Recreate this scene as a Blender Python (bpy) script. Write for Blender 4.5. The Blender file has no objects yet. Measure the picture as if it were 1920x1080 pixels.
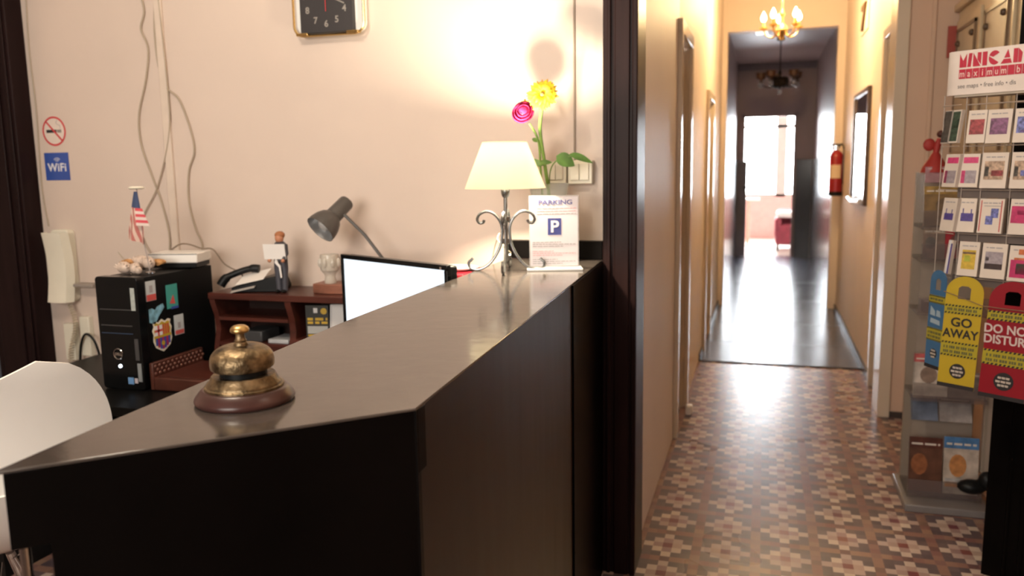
import bpy, bmesh, math, random
from mathutils import Vector, Matrix
random.seed(7)
PI = math.pi
S = bpy.context.scene
C = S.collection

# ------------------------------------------------------------------ camera, world, exposure
cam_d = bpy.data.cameras.new('camera'); cam = bpy.data.objects.new('camera', cam_d); C.objects.link(cam)
F_PX, PITCH, ROLL, YAW = 1535.0, .148, -.016, .299
cyw, syw = math.cos(YAW), math.sin(YAW)
fw = Vector((-syw*math.cos(PITCH), cyw*math.cos(PITCH), -math.sin(PITCH)))
r0 = Vector((cyw, syw, 0)); u0 = r0.cross(fw)
rt = r0*math.cos(ROLL)+u0*math.sin(ROLL); up = -r0*math.sin(ROLL)+u0*math.cos(ROLL)
cam.matrix_world = Matrix(((rt.x, up.x, -fw.x, 0), (rt.y, up.y, -fw.y, 0), (rt.z, up.z, -fw.z, 1.35), (0, 0, 0, 1)))
cam_d.sensor_width = 36; cam_d.lens = F_PX/1920*36
cam_d.clip_start = .05
cam_d.dof.use_dof = True; cam_d.dof.focus_distance = 1.5; cam_d.dof.aperture_fstop = 4.4
S.camera = cam
S.view_settings.view_transform = 'Standard'; S.view_settings.look = 'None'
S.view_settings.gamma = 1; S.view_settings.use_curve_mapping = False
S.view_settings.exposure = 0.0
S.cycles.use_denoising = True
S.cycles.max_bounces = 8
S.cycles.caustics_reflective = False; S.cycles.caustics_refractive = False

w = bpy.data.worlds.new('daylight'); S.world = w; w.use_nodes = True
bg = w.node_tree.nodes['Background']; bg.inputs[0].default_value = (.90, .94, 1, 1); bg.inputs[1].default_value = 32.0

def lamp(name, kind, loc, energy, col, size=.1, rot=None, size_y=None):
    l = bpy.data.lights.new(name, kind); l.energy = energy; l.color = col
    if kind == 'AREA':
        l.size = size
        if size_y: l.shape = 'RECTANGLE'; l.size_y = size_y
    else: l.shadow_soft_size = size
    o = bpy.data.objects.new(name, l); C.objects.link(o); o.location = loc
    if rot: o.rotation_euler = rot
    return o
lamp('office_ceiling_light', 'POINT', (-1.10, .85, 2.50), 58, (1, .86, .70), .13)
lamp('lobby_ceiling_light', 'POINT', (.65, 1.0, 2.60), 6.8, (1, .83, .70), .13)
lamp('table_lamp_light', 'POINT', (-.709, 2.25, 1.380), 50, (1, .86, .62), .022)
lamp('corridor_chandelier_light', 'POINT', (.085, 6.2, 2.50), 60, (1, .71, .36), .10)
lamp('far_window_daylight', 'AREA', (.1, 15.05, 1.5), 130, (.88, .93, 1), 2.4, (-PI/2, 0, 0), 1.5)

lamp('far_sun', 'SUN', (.5, 20, 10), 7, (1, .96, .9), .02, (math.radians(-50), 0, math.radians(4)))
lamp('front_fill_light', 'AREA', (-.9, -1.60, 1.75), 36, (1, .93, .84), 1.5, (PI/2, 0, .12), 1.2).data.spread = math.radians(115)  # added fill behind the camera, put in to brighten the white chair

# ------------------------------------------------------------------ materials
MATS = {}
def _n(nt, t, **k):
    n = nt.nodes.new(t)
    for a, b in k.items(): setattr(n, a, b)
    return n
def mat(name, col, rough=.5, metal=0., var=.06, scale=12., bump=0., bscale=60., ior=1.5, coat=0., stretch=None, emit=None, rvar=0., alpha=None):
    if name in MATS: return MATS[name]
    m = bpy.data.materials.new(name); m.use_nodes = True; nt = m.node_tree; b = nt.nodes['Principled BSDF']
    tc = _n(nt, 'ShaderNodeTexCoord'); mp = _n(nt, 'ShaderNodeMapping'); nt.links.new(tc.outputs['Object'], mp.inputs[0])
    if stretch: mp.inputs['Scale'].default_value = stretch
    no = _n(nt, 'ShaderNodeTexNoise'); no.inputs['Scale'].default_value = scale; no.inputs['Detail'].default_value = 4
    nt.links.new(mp.outputs[0], no.inputs[0])
    rmp = _n(nt, 'ShaderNodeValToRGB'); rmp.color_ramp.elements[0].position = .3; rmp.color_ramp.elements[1].position = .7
    rmp.color_ramp.elements[0].color = tuple(max(0, c*(1-var)) for c in col)+(1,)
    rmp.color_ramp.elements[1].color = tuple(min(1, c*(1+var)) for c in col)+(1,)
    nt.links.new(no.outputs[0], rmp.inputs[0]); nt.links.new(rmp.outputs[0], b.inputs['Base Color'])
    b.inputs['Roughness'].default_value = rough; b.inputs['Metallic'].default_value = metal; b.inputs['IOR'].default_value = ior
    b.inputs['Coat Weight'].default_value = coat; b.inputs['Coat Roughness'].default_value = .08
    if rvar:
        mr = _n(nt, 'ShaderNodeMapRange'); mr.inputs[3].default_value = rough-rvar; mr.inputs[4].default_value = rough+rvar
        nt.links.new(no.outputs[0], mr.inputs[0]); nt.links.new(mr.outputs[0], b.inputs['Roughness'])
    if bump:
        n2 = _n(nt, 'ShaderNodeTexNoise'); n2.inputs['Scale'].default_value = bscale; n2.inputs['Detail'].default_value = 5
        nt.links.new(mp.outputs[0], n2.inputs[0])
        bp = _n(nt, 'ShaderNodeBump'); bp.inputs['Strength'].default_value = bump; bp.inputs['Distance'].default_value = .004
        nt.links.new(n2.outputs[0], bp.inputs['Height']); nt.links.new(bp.outputs[0], b.inputs['Normal'])
    if emit:
        b.inputs['Emission Color'].default_value = tuple(emit[:3])+(1,); b.inputs['Emission Strength'].default_value = emit[3]
    MATS[name] = m; return m
def thin(name, col, tr=.6, rough=.15):
    if name in MATS: return MATS[name]
    m = bpy.data.materials.new(name); m.use_nodes = True; nt = m.node_tree; nt.nodes.clear()
    o = _n(nt, 'ShaderNodeOutputMaterial'); mx = _n(nt, 'ShaderNodeMixShader'); t = _n(nt, 'ShaderNodeBsdfTransparent'); p = _n(nt, 'ShaderNodeBsdfPrincipled')
    t.inputs[0].default_value = (.97, .98, .97, 1); p.inputs['Base Color'].default_value = tuple(col)+(1,); p.inputs['Roughness'].default_value = rough
    no = _n(nt, 'ShaderNodeTexNoise'); no.inputs['Scale'].default_value = 20
    mr = _n(nt, 'ShaderNodeMapRange'); mr.inputs[3].default_value = 1-tr-.04; mr.inputs[4].default_value = 1-tr+.04
    nt.links.new(no.outputs[0], mr.inputs[0]); nt.links.new(mr.outputs[0], mx.inputs[0])
    nt.links.new(t.outputs[0], mx.inputs[1]); nt.links.new(p.outputs[0], mx.inputs[2]); nt.links.new(mx.outputs[0], o.inputs[0])
    MATS[name] = m; return m
def emis(name, col, st):
    if name in MATS: return MATS[name]
    m = bpy.data.materials.new(name); m.use_nodes = True; nt = m.node_tree; nt.nodes.clear()
    o = _n(nt, 'ShaderNodeOutputMaterial'); e = _n(nt, 'ShaderNodeEmission'); e.inputs[0].default_value = tuple(col)+(1,); e.inputs[1].default_value = st
    nt.links.new(e.outputs[0], o.inputs[0]); MATS[name] = m; return m

wall_m = mat('wall_paint', (.66, .55, .48), .55, var=.03, scale=2.2, bump=.25, bscale=18)
lobby_m = mat('lobby_wall_warm', (.70, .50, .37), .6, var=.03, scale=2.2, bump=.25, bscale=18)  # warmer base colour than the office walls
corr_m = mat('corridor_paint', (.77, .655, .56), .55, var=.03, scale=2, bump=.15, bscale=14)
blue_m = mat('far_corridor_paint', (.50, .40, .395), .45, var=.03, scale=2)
trim_m = mat('trim_gloss_paint', (.70, .60, .47), .22, var=.03, scale=6)
leaf_m = mat('door_leaf_paint', (.50, .38, .27), .28, var=.05, scale=6)
wains_m = mat('wainscot_gloss', (.085, .085, .10), .16, var=.08, scale=4, ior=1.6)
ceil_m = mat('ceiling_paint', (.72, .68, .62), .8)
black_wood = mat('black_stained_wood', (.020, .011, .009), .24, var=.3, scale=5, stretch=(6, 6, .6), ior=1.5)
black_panel = mat('counter_front_lacquer', (.011, .0038, .0026), .30, var=.3, scale=4, stretch=(5, 5, .8), rvar=.05, ior=1.3)
post_m = mat('post_dark_wood', (.016, .008, .008), .34, var=.25, scale=4, stretch=(8, 8, .5), ior=1.16)
fasc_m = mat('counter_fascia', (.003, .0022, .002), .38, var=.3, scale=4, ior=1.14)
brass_m = mat('aged_brass', (.185, .132, .075), .42, 1, var=.75, scale=60, bump=.5, bscale=110, rvar=.2)
brass2 = mat('polished_brass_knob', (.50, .33, .14), .34, 1, var=.2, scale=30)
wood_red = mat('bell_wood', (.050, .020, .017), .30, var=.3, scale=16, stretch=(1, 1, 5), ior=1.4)
white_pl = mat('white_plastic', (.86, .84, .80), .38, var=.01)
chair_m = mat('chair_white_shell', (.93, .91, .87), .40, var=.01)
ivory = mat('ivory_plastic', (.74, .71, .60), .4, var=.03)
blk = mat('black_plastic', (.006, .0065, .007), .4, var=.2, scale=30, ior=1.3)
blk_g = mat('gloss_black_plastic', (.004, .0045, .005), .16, var=.1, scale=30, ior=1.28)
grey_d = mat('dark_grey_plastic', (.05, .05, .052), .4)
steel = mat('wrought_iron', (.20, .20, .20), .26, .85, var=.15, scale=40)
chrome = mat('chrome', (.62, .62, .62), .16, 1)
gold_m = mat('gold_wire', (.68, .48, .20), .22, 1)
mahog = mat('mahogany', (.070, .018, .012), .32, var=.3, scale=7, stretch=(.6, 5, 5))
mahog2 = mat('mahogany_dark', (.02, .008, .006), .4, var=.3, scale=7)
leather = mat('brown_leather', (.085, .026, .017), .38, var=.2, scale=30)
paper = mat('white_paper', (.82, .79, .76), .7, var=.03, scale=9)
paper_w = mat('card_white', (.72, .64, .57), .5, var=.03, scale=20)
red_m = mat('red_ink', (.62, .05, .06), .45, var=.05)
blue_i = mat('blue_ink', (.045, .075, .36), .45, var=.05)
navy = mat('navy_ink', (.05, .06, .24), .5, var=.05)
greyi = mat('grey_ink', (.36, .34, .36), .6)
pinki = mat('pink_ink', (.72, .40, .42), .6)
blki = mat('black_ink', (.025, .022, .024), .5)
yel_m = mat('yellow_card', (.50, .36, .025), .45, var=.03)
redc_m = mat('red_card', (.27, .008, .018), .45, var=.05)
bluec_m = mat('blue_card', (.05, .15, .30), .45, var=.04)
wire_m = mat('white_wire', (.40, .33, .28), .4)
cable_m = mat('cable_cream', (.40, .33, .25), .5)
acry = thin('clear_acrylic', (.75, .72, .72), .55, .1); acry_s = thin('stand_acrylic', (.30, .26, .27), .90, .45)
acry_g = thin('grey_acrylic', (.26, .20, .20), .72, .35)
glass_t = thin('clear_glass', (.70, .75, .75), .72, .05)
green = mat('stem_green', (.16, .28, .06), .5, var=.2, scale=30)
leafg = mat('leaf_green', (.09, .20, .04), .45, var=.3, scale=30)

# tile floor -------------------------------------------------------
def tile_mat():
    m = bpy.data.materials.new('hydraulic_tiles'); m.use_nodes = True; nt = m.node_tree; b = nt.nodes['Principled BSDF']
    ge = _n(nt, 'ShaderNodeNewGeometry'); sp = _n(nt, 'ShaderNodeSeparateXYZ'); nt.links.new(ge.outputs['Position'], sp.inputs[0])
    def M(op, a, bb=None, c=None):
        n = _n(nt, 'ShaderNodeMath', operation=op)
        for i, v in enumerate((a, bb, c)):
            if v is None: continue
            if isinstance(v, (int, float)): n.inputs[i].default_value = v
            else: nt.links.new(v, n.inputs[i])
        return n.outputs[0]
    def axis(o, ph, s):                       # cell index 0..3 away from the flower centre
        t = M('DIVIDE', M('SUBTRACT', o, ph), s/6.)
        k = M('FLOOR', M('ADD', t, .5))
        return M('PINGPONG', k, 3.), k
    ax, kx = axis(sp.outputs[0], .105, .2); ay, ky = axis(sp.outputs[1], 2.797, .2115)
    idx = M('DIVIDE', M('ADD', M('ADD', M('MULTIPLY', ax, 4.), ay), .5), 16.)
    L, Md, R_, D, T, B, X = (.50, .395, .345), (.35, .24, .215), (.19, .050, .05), (.115, .082, .090), (.25, .135, .108), (.155, .082, .075), (.22, .125, .108)
    tab = [R_, Md, L, B, Md, L, D, T, L, D, D, T, B, T, T, X]
    rp = _n(nt, 'ShaderNodeValToRGB'); cr = rp.color_ramp; cr.interpolation = 'CONSTANT'
    cr.elements[0].position = 0; cr.elements[0].color = tab[0]+(1,); cr.elements[1].position = 1/16; cr.elements[1].color = tab[1]+(1,)
    for i in range(2, 16): e = cr.elements.new(i/16); e.color = tab[i]+(1,)
    nt.links.new(idx, rp.inputs[0])
    cv = _n(nt, 'ShaderNodeCombineXYZ'); nt.links.new(kx, cv.inputs[0]); nt.links.new(ky, cv.inputs[1])
    wn = _n(nt, 'ShaderNodeTexWhiteNoise'); wn.noise_dimensions = '3D'; nt.links.new(cv.outputs[0], wn.inputs[0])
    hs = _n(nt, 'ShaderNodeHueSaturation'); nt.links.new(rp.outputs[0], hs.inputs['Color'])
    nt.links.new(M('MULTIPLY_ADD', wn.outputs[0], .42, .80), hs.inputs['Value']); nt.links.new(M('MULTIPLY_ADD', wn.outputs[0], .05, .475), hs.inputs['Hue'])
    ns = _n(nt, 'ShaderNodeTexNoise'); ns.inputs['Scale'].default_value = 3.; nt.links.new(ge.outputs['Position'], ns.inputs[0])
    nt.links.new(hs.outputs[0], b.inputs['Base Color'])
    nt.links.new(M('MULTIPLY_ADD', ns.outputs[0], .12, .23), b.inputs['Roughness'])
    n3 = _n(nt, 'ShaderNodeTexNoise'); n3.inputs['Scale'].default_value = 9.; nt.links.new(ge.outputs['Position'], n3.inputs[0])
    bp = _n(nt, 'ShaderNodeBump'); bp.inputs['Strength'].default_value = .12; bp.inputs['Distance'].default_value = .01
    nt.links.new(n3.outputs[0], bp.inputs['Height']); nt.links.new(bp.outputs[0], b.inputs['Normal'])
    return m
tile_m = tile_mat()
mat_m = mat('grey_vinyl', (.080, .090, .135), .24, var=.12, scale=3, bump=.12, bscale=7, rvar=.05)

def shade_mat():
    m = bpy.data.materials.new('lamp_shade_fabric'); m.use_nodes = True; nt = m.node_tree; nt.nodes.clear()
    o = _n(nt, 'ShaderNodeOutputMaterial'); mx = _n(nt, 'ShaderNodeMixShader'); d = _n(nt, 'ShaderNodeBsdfDiffuse'); t = _n(nt, 'ShaderNodeBsdfTranslucent')
    d.inputs[0].default_value = (.9, .87, .76, 1); t.inputs[0].default_value = (.97, .94, .82, 1)
    no = _n(nt, 'ShaderNodeTexNoise'); no.inputs['Scale'].default_value = 80; mr = _n(nt, 'ShaderNodeMapRange'); mr.inputs[3].default_value = .78; mr.inputs[4].default_value = .86
    nt.links.new(no.outputs[0], mr.inputs[0]); nt.links.new(mr.outputs[0], mx.inputs[0])
    nt.links.new(d.outputs[0], mx.inputs[1]); nt.links.new(t.outputs[0], mx.inputs[2]); nt.links.new(mx.outputs[0], o.inputs[0]); return m
shade_m = shade_mat()

# ------------------------------------------------------------------ mesh helpers
class Fr:
    """a local frame: origin, u (right), v (up), w (towards the viewer)"""
    def __init__(s, o, u=(1, 0, 0), v=(0, 0, 1)):
        s.o = Vector(o); s.u = Vector(u).normalized(); s.v = Vector(v).normalized(); s.w = s.u.cross(s.v).normalized()
    def p(s, a, b, c=0): return s.o+s.u*a+s.v*b+s.w*c
    def m(s): return Matrix(((s.u.x, s.v.x, s.w.x, s.o.x), (s.u.y, s.v.y, s.w.y, s.o.y), (s.u.z, s.v.z, s.w.z, s.o.z), (0, 0, 0, 1)))
W0 = Fr((0, 0, 0), (1, 0, 0), (0, 1, 0))      # w = +z
class MB:
    def __init__(s): s.V = []; s.Fc = []; s.M = []; s.mats = []
    def mi(s, m):
        if m not in s.mats: s.mats.append(m)
        return s.mats.index(m)
    def hexa(s, P, m):
        b = len(s.V); s.V += [Vector(p) for p in P]; k = s.mi(m)
        for f in ((0, 3, 2, 1), (4, 5, 6, 7), (0, 1, 5, 4), (1, 2, 6, 5), (2, 3, 7, 6), (3, 0, 4, 7)): s.Fc.append([b+i for i in f]); s.M.append(k)
    def box(s, x0, x1, y0, y1, z0, z1, m, f=None):
        P = [(x0, y0, z0), (x1, y0, z0), (x1, y1, z0), (x0, y1, z0), (x0, y0, z1), (x1, y0, z1), (x1, y1, z1), (x0, y1, z1)]
        if f: P = [f.p(*p) for p in P]
        s.hexa(P, m); return s
    def prism(s, poly, z0, z1, m, f=None, top=None):
        f = f or W0; b = len(s.V); n = len(poly); k = s.mi(m)
        s.V += [f.p(x, y, z0) for x, y in poly]+[f.p(x, y, z1) for x, y in (top or poly)]
        s.Fc.append([b+i for i in range(n)][::-1]); s.M.append(k); s.Fc.append([b+n+i for i in range(n)]); s.M.append(k)
        for i in range(n): j = (i+1) % n; s.Fc.append([b+i, b+j, b+n+j, b+n+i]); s.M.append(k)
        return s
    def lathe(s, prof, m, f=None, seg=32, a0=0, a1=2*PI, sx=1, sy=1):
        f = f or W0; b = len(s.V); k = s.mi(m); full = abs(a1-a0-2*PI) < 1e-6; n = seg if full else seg+1
        for r, z in prof:
            for i in range(n):
                a = a0+(a1-a0)*i/seg; s.V.append(f.p(r*math.cos(a)*sx, r*math.sin(a)*sy, z))
        for j in range(len(prof)-1):
            for i in range(seg):
                i2 = (i+1) % n; s.Fc.append([b+j*n+i, b+j*n+i2, b+(j+1)*n+i2, b+(j+1)*n+i]); s.M.append(k)
        return s
    def tube(s, pts, r, m, seg=8, closed=False):
        pts = [Vector(p) for p in pts]; n = len(pts); rs = r if isinstance(r, (list, tuple)) else [r]*n; b = len(s.V); k = s.mi(m); nrm = None
        for i, p in enumerate(pts):
            if closed: t = pts[(i+1) % n]-pts[i-1]
            else: t = pts[min(i+1, n-1)]-pts[max(i-1, 0)]
            t = t.normalized() if t.length > 1e-9 else Vector((0, 0, 1))
            if nrm is None: nrm = t.orthogonal().normalized()
            nrm = (nrm-t*nrm.dot(t)); nrm = nrm.normalized() if nrm.length > 1e-6 else t.orthogonal().normalized()
            bn = t.cross(nrm)
            for j in range(seg): a = 2*PI*j/seg; s.V.append(p+(nrm*math.cos(a)+bn*math.sin(a))*rs[i])
        for i in range(n if closed else n-1):
            i2 = (i+1) % n
            for j in range(seg): j2 = (j+1) % seg; s.Fc.append([b+i*seg+j, b+i*seg+j2, b+i2*seg+j2, b+i2*seg+j]); s.M.append(k)
        if not closed:
            s.Fc.append([b+j for j in range(seg)][::-1]); s.M.append(k); s.Fc.append([b+(n-1)*seg+j for j in range(seg)]); s.M.append(k)
        return s
    def ball(s, c, r, m, seg=16, sc=(1, 1, 1), f=None):
        f = f or W0; n = max(6, seg//2); c = Vector(c)
        g = Fr(c, f.u, f.v)
        pr = [(r*math.sin(PI*i/n)+1e-5, -r*math.cos(PI*i/n)) for i in range(n+1)]
        b = len(s.V); s.lathe(pr, m, g, seg)
        for i in range(b, len(s.V)):
            d = s.V[i]-c; s.V[i] = c+g.u*d.dot(g.u)*sc[0]+g.v*d.dot(g.v)*sc[1]+g.w*d.dot(g.w)*sc[2]
        return s
    def grid(s, P, m, th=0):
        """P: rows of points; a thin sheet with real thickness"""
        nr, nc = len(P), len(P[0]); b = len(s.V); k = s.mi(m)
        P = [[Vector(p) for p in row] for row in P]; s.V += [p for row in P for p in row]
        N = []
        for i in range(nr):
            for j in range(nc):
                a = P[min(i+1, nr-1)][j]-P[max(i-1, 0)][j]; c = P[i][min(j+1, nc-1)]-P[i][max(j-1, 0)]
                q = c.cross(a); N.append(q.normalized() if q.length > 1e-12 else Vector((0, 0, 1)))
        if th: s.V += [p-N[i]*th for i, p in enumerate([p for row in P for p in row])]
        o = nr*nc
        for i in range(nr-1):
            for j in range(nc-1):
                q = [b+i*nc+j, b+i*nc+j+1, b+(i+1)*nc+j+1, b+(i+1)*nc+j]; s.Fc.append(q); s.M.append(k)
                if th: s.Fc.append([x+o for x in q][::-1]); s.M.append(k)
        if th:
            ring = [j for j in range(nc)]+[i*nc+nc-1 for i in range(1, nr)]+[(nr-1)*nc+j for j in range(nc-2, -1, -1)]+[i*nc for i in range(nr-2, 0, -1)]
            for a in range(len(ring)): x, y = ring[a], ring[(a+1) % len(ring)]; s.Fc.append([b+x, b+x+o, b+y+o, b+y]); s.M.append(k)
        return s
    def build(s, name, parent=None, smooth=40, bevel=0, sub=0):
        me = bpy.data.meshes.new(name); V = s.V
        if parent is not None: off = ROOT[parent.name]
        else:
            xs = [v.x for v in V]; ys = [v.y for v in V]; zs = [v.z for v in V]
            off = Vector(((min(xs)+max(xs))/2, (min(ys)+max(ys))/2, min(zs)))
        me.from_pydata([v-off for v in V], [], s.Fc); me.validate()
        for m in s.mats: me.materials.append(m)
        if len(me.polygons) == len(s.M):
            for p, k in zip(me.polygons, s.M): p.material_index = k
        bm = bmesh.new(); bm.from_mesh(me)
        bmesh.ops.recalc_face_normals(bm, faces=bm.faces); bm.to_mesh(me); bm.free()
        if smooth:
            for p in me.polygons: p.use_smooth = True
            try: me.set_sharp_from_angle(angle=math.radians(smooth))
            except Exception: pass
        o = bpy.data.objects.new(name, me); C.objects.link(o)
        if parent is not None: o.parent = parent; ROOT[o.name] = off
        else: o.location = off; ROOT[o.name] = off
        if bevel:
            bv = o.modifiers.new('bevel', 'BEVEL'); bv.width = bevel; bv.segments = 2; bv.limit_method = 'ANGLE'
        if sub:
            sb = o.modifiers.new('sub', 'SUBSURF'); sb.levels = sub; sb.render_levels = sub
        return o
ROOT = {}
def tag(o, label, cat, group=None, kind=None):
    o['label'] = label; o['category'] = cat
    if group: o['group'] = group
    if kind: o['kind'] = kind
    return o
def thing(name, loc, label, cat, group=None):
    o = bpy.data.objects.new(name, None); C.objects.link(o); o.location = loc; o.empty_display_size = .05
    ROOT[o.name] = Vector(loc); return tag(o, label, cat, group)
def st(mb, name, **k):
    o = mb.build(name, **k); o['kind'] = 'structure'; return o
def text(name, s, f, size, m, parent, align='CENTER', sx=1., ext=.0002, bold=0., spacing=1.):
    cu = bpy.data.curves.new(name, 'FONT'); cu.body = s; cu.size = size; cu.align_x = align; cu.extrude = ext; cu.offset = bold; cu.space_character = spacing; cu.resolution_u = 3
    t = bpy.data.objects.new(name+'_c', cu); C.objects.link(t); bpy.context.view_layer.update()
    me = bpy.data.meshes.new_from_object(t.evaluated_get(bpy.context.evaluated_depsgraph_get())); bpy.data.objects.remove(t); bpy.data.curves.remove(cu)
    me.materials.clear(); me.materials.append(m); off = ROOT[parent.name]
    mt = f.m() @ Matrix.Diagonal((sx, 1, 1, 1))
    for v in me.vertices: v.co = (mt @ v.co)-off
    o = bpy.data.objects.new(name, me); C.objects.link(o); o.parent = parent; ROOT[o.name] = off; return o
def smoothpts(P, n=8):
    P = [Vector(p) for p in P]; out = []
    for i in range(len(P)-1):
        a, b, c, d = P[max(i-1, 0)], P[i], P[i+1], P[min(i+2, len(P)-1)]
        for k in range(n):
            t = k/n; out.append(.5*((2*b)+(c-a)*t+(2*a-5*b+4*c-d)*t*t+(3*b-a-3*c+d)*t**3))
    out.append(P[-1]); return out
def dup(root, delta, label=None, group=None):
    c = root.copy(); C.objects.link(c); c.location = root.location+Vector(delta); ROOT[c.name] = c.location.copy()
    if label: c['label'] = label
    if group: c['group'] = group
    for ch in list(root.children):
        d = ch.copy(); C.objects.link(d); d.parent = c
        for g in ch.children: e = g.copy(); C.objects.link(e); e.parent = d
    return c
def rrect(x0, x1, y0, y1, r, n=5):
    o = []
    for cx, cy, a in ((x1-r, y0+r, -PI/2), (x1-r, y1-r, 0), (x0+r, y1-r, PI/2), (x0+r, y0+r, PI)):
        for i in range(n+1): t = a+PI/2*i/n; o.append((cx+r*math.cos(t), cy+r*math.sin(t)))
    return o
def circ(cx, cy, r, n=24, ry=None): return [(cx+r*math.cos(2*PI*i/n), cy+(ry or r)*math.sin(2*PI*i/n)) for i in range(n)]

# ================================================================== THE SETTING
st(MB().box(-3.4, 1.9, -1.7, 15.4, -.06, 0, tile_m), 'floor', smooth=0)
st(MB().box(-1.5, 1.8, 12.47, 15.2, 0, .004, mat('sunroom_floor', (.55, .50, .46), .3)), 'floor_sunroom', smooth=0)
st(MB().box(-3.4, 1.1, -1.7, 8.0, 3.0, 3.1, ceil_m), 'ceiling', smooth=0)
st(MB().box(-.5, .75, 8.0, 12.45, 2.70, 2.8, blue_m), 'ceiling_far', smooth=0)
st(MB().box(-1.6, 1.9, 12.45, 15.4, 2.9, 3.0, ceil_m), 'ceiling_sunroom', smooth=0)
st(MB().box(-3.4, -.484, 2.60, 2.76, 0, 3.0, wall_m), 'wall_back', smooth=0)
st(MB().box(-3.5, -3.4, -1.7, 2.76, 0, 3.0, wall_m), 'wall_office', smooth=0)
st(MB().box(-3.4, 1.1, -1.8, -1.7, 0, 3.0, mat('rear_wall_paint', (.12, .09, .075), .7)), 'wall_front', smooth=0)
st(MB().box(.95, 1.1, -1.7, 4.60, 0, 3.0, lobby_m), 'wall_lobby', smooth=0)
# corridor left wall with two door openings, and the panelled dado beyond the arch
lw = MB()
D1 = (4.02, 4.52, 1.95); D2 = (5.98, 6.55, 1.80)
near_m = mat('near_wall_daylight_tint', (.86, .79, .80), .5, var=.03, scale=2, bump=.15, bscale=14)  # paler, pinker colour stands in for neutral daylight on the near segment
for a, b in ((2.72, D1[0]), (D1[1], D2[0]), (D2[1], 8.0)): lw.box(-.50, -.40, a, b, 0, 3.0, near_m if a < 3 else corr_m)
for a, b, h in (D1, D2): lw.box(-.50, -.40, a, b, h, 3.0, corr_m)
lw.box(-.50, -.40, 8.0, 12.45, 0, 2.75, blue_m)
st(lw, 'wall_left', smooth=0)
D3 = (4.82, 5.22, 2.03)
rw = MB()
rw.box(.65, .75, 4.75, D3[0], 0, 3.0, corr_m).box(.65, .75, D3[1], 8.0, 0, 3.0, corr_m).box(.65, .75, D3[0], D3[1], D3[2], 3.0, corr_m)
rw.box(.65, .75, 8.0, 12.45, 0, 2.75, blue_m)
st(rw, 'wall_right', smooth=0)
st(MB().box(.62, 1.1, 4.60, 4.75, 0, 3.0, lobby_m), 'wall_corner', smooth=0)
aw = MB().box(-.40, -.355, 7.95, 8.10, 0, 2.52, corr_m).box(.585, .65, 7.95, 8.10, 0, 2.52, corr_m).box(-.40, .65, 7.95, 8.10, 2.52, 3.0, corr_m)
st(aw, 'wall_arch', smooth=0)
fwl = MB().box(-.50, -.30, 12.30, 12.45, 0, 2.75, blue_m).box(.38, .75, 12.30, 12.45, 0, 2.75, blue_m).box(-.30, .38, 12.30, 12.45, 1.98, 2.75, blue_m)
st(fwl, 'wall_far', smooth=0)
# dado panels (glossy dark tiles to eye height)
st(MB().box(-.40, -.385, 8.12, 12.28, 0, 1.38, wains_m), 'trim_1', smooth=0)
st(MB().box(.635, .65, 8.12, 12.28, 0, 1.38, wains_m), 'trim_2', smooth=0)
st(MB().box(.40, .63, 12.285, 12.30, 0, 1.38, wains_m).box(-.385, -.32, 12.285, 12.30, 0, 1.38, wains_m), 'trim_3', smooth=0)
st(MB().box(-.39, .64, 12.24, 12.30, 2.62, 2.70, mat('cornice', (.30, .27, .30), .6)), 'trim_4', smooth=0)
# low skirting along the vinyl
dk = mat('skirting_dark', (.06, .045, .04), .4)
st(MB().box(-.40, -.388, 5.62, 5.86, 0, .05, dk).box(-.40, -.388, 6.70, 7.94, 0, .05, dk), 'baseboard_left', smooth=0)
st(MB().box(.638, .65, 5.34, 7.94, 0, .05, dk), 'baseboard_right', smooth=0)
st(MB().box(.66, .95, 4.588, 4.60, 0, .03, dk), 'baseboard_corner', smooth=0)
# corner casing of the right wall and its thin panel moulding
cc = MB().box(.612, .665, 4.575, 4.60, 0, 3.0, trim_m).box(.605, .62, 4.575, 4.80, 0, 3.0, trim_m)
st(cc, 'trim_5', bevel=.004)
st(MB().box(.765, .785, 4.585, 4.60, .03, 3.0, lobby_m), 'trim_6', bevel=.004)

def door(name, x, side, y0, y1, h, casing=.06):
    """side=+1: wall face looks to +x (left wall). casing + recessed leaf + handle"""
    c = MB(); t = .022*side
    def bx(mb, xa, xb, *r): mb.box(min(xa, xb), max(xa, xb), *r)
    bx(c, x, x+t, y0-casing, y0, 0, h, trim_m); bx(c, x, x+t, y1, y1+casing, 0, h, trim_m); bx(c, x, x+t, y0-casing, y1+casing, h, h+casing, trim_m)
    bx(c, x-.09*side, x-.001*side, y0+.001, y0+.015, 0, h-.001, trim_m); bx(c, x-.09*side, x-.001*side, y1-.015, y1-.001, 0, h-.001, trim_m)
    root = st(c, name, bevel=.003)
    l = MB(); bx(l, x-.075*side, x-.045*side, y0+.015, y1-.015, .005, h-.01, leaf_m)
    for za, zb in ((.12, .75), (.9, h-.15)):
        bx(l, x-.045*side, x-.038*side, y0+.09, y1-.09, za, zb, leaf_m)
    lf = l.build('door_leaf', root, bevel=.003)
    hd = MB().tube([(x-.045*side, y0+.05, 1.0), (x-.005*side, y0+.05, 1.0), (x-.005*side, y0+.14, 1.0)], .009, brass2)
    hd.build('door_handle', root); return root
door('door_1', -.40, 1, *D1)
door('door_2', -.40, 1, *D2, casing=.05)
d3 = door('door_3', .65, -1, *D3, casing=.05)
MB().box(.622, .630, 4.79, 4.81, .98, 1.14, gold_m).build('lock_plate', d3)
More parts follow.
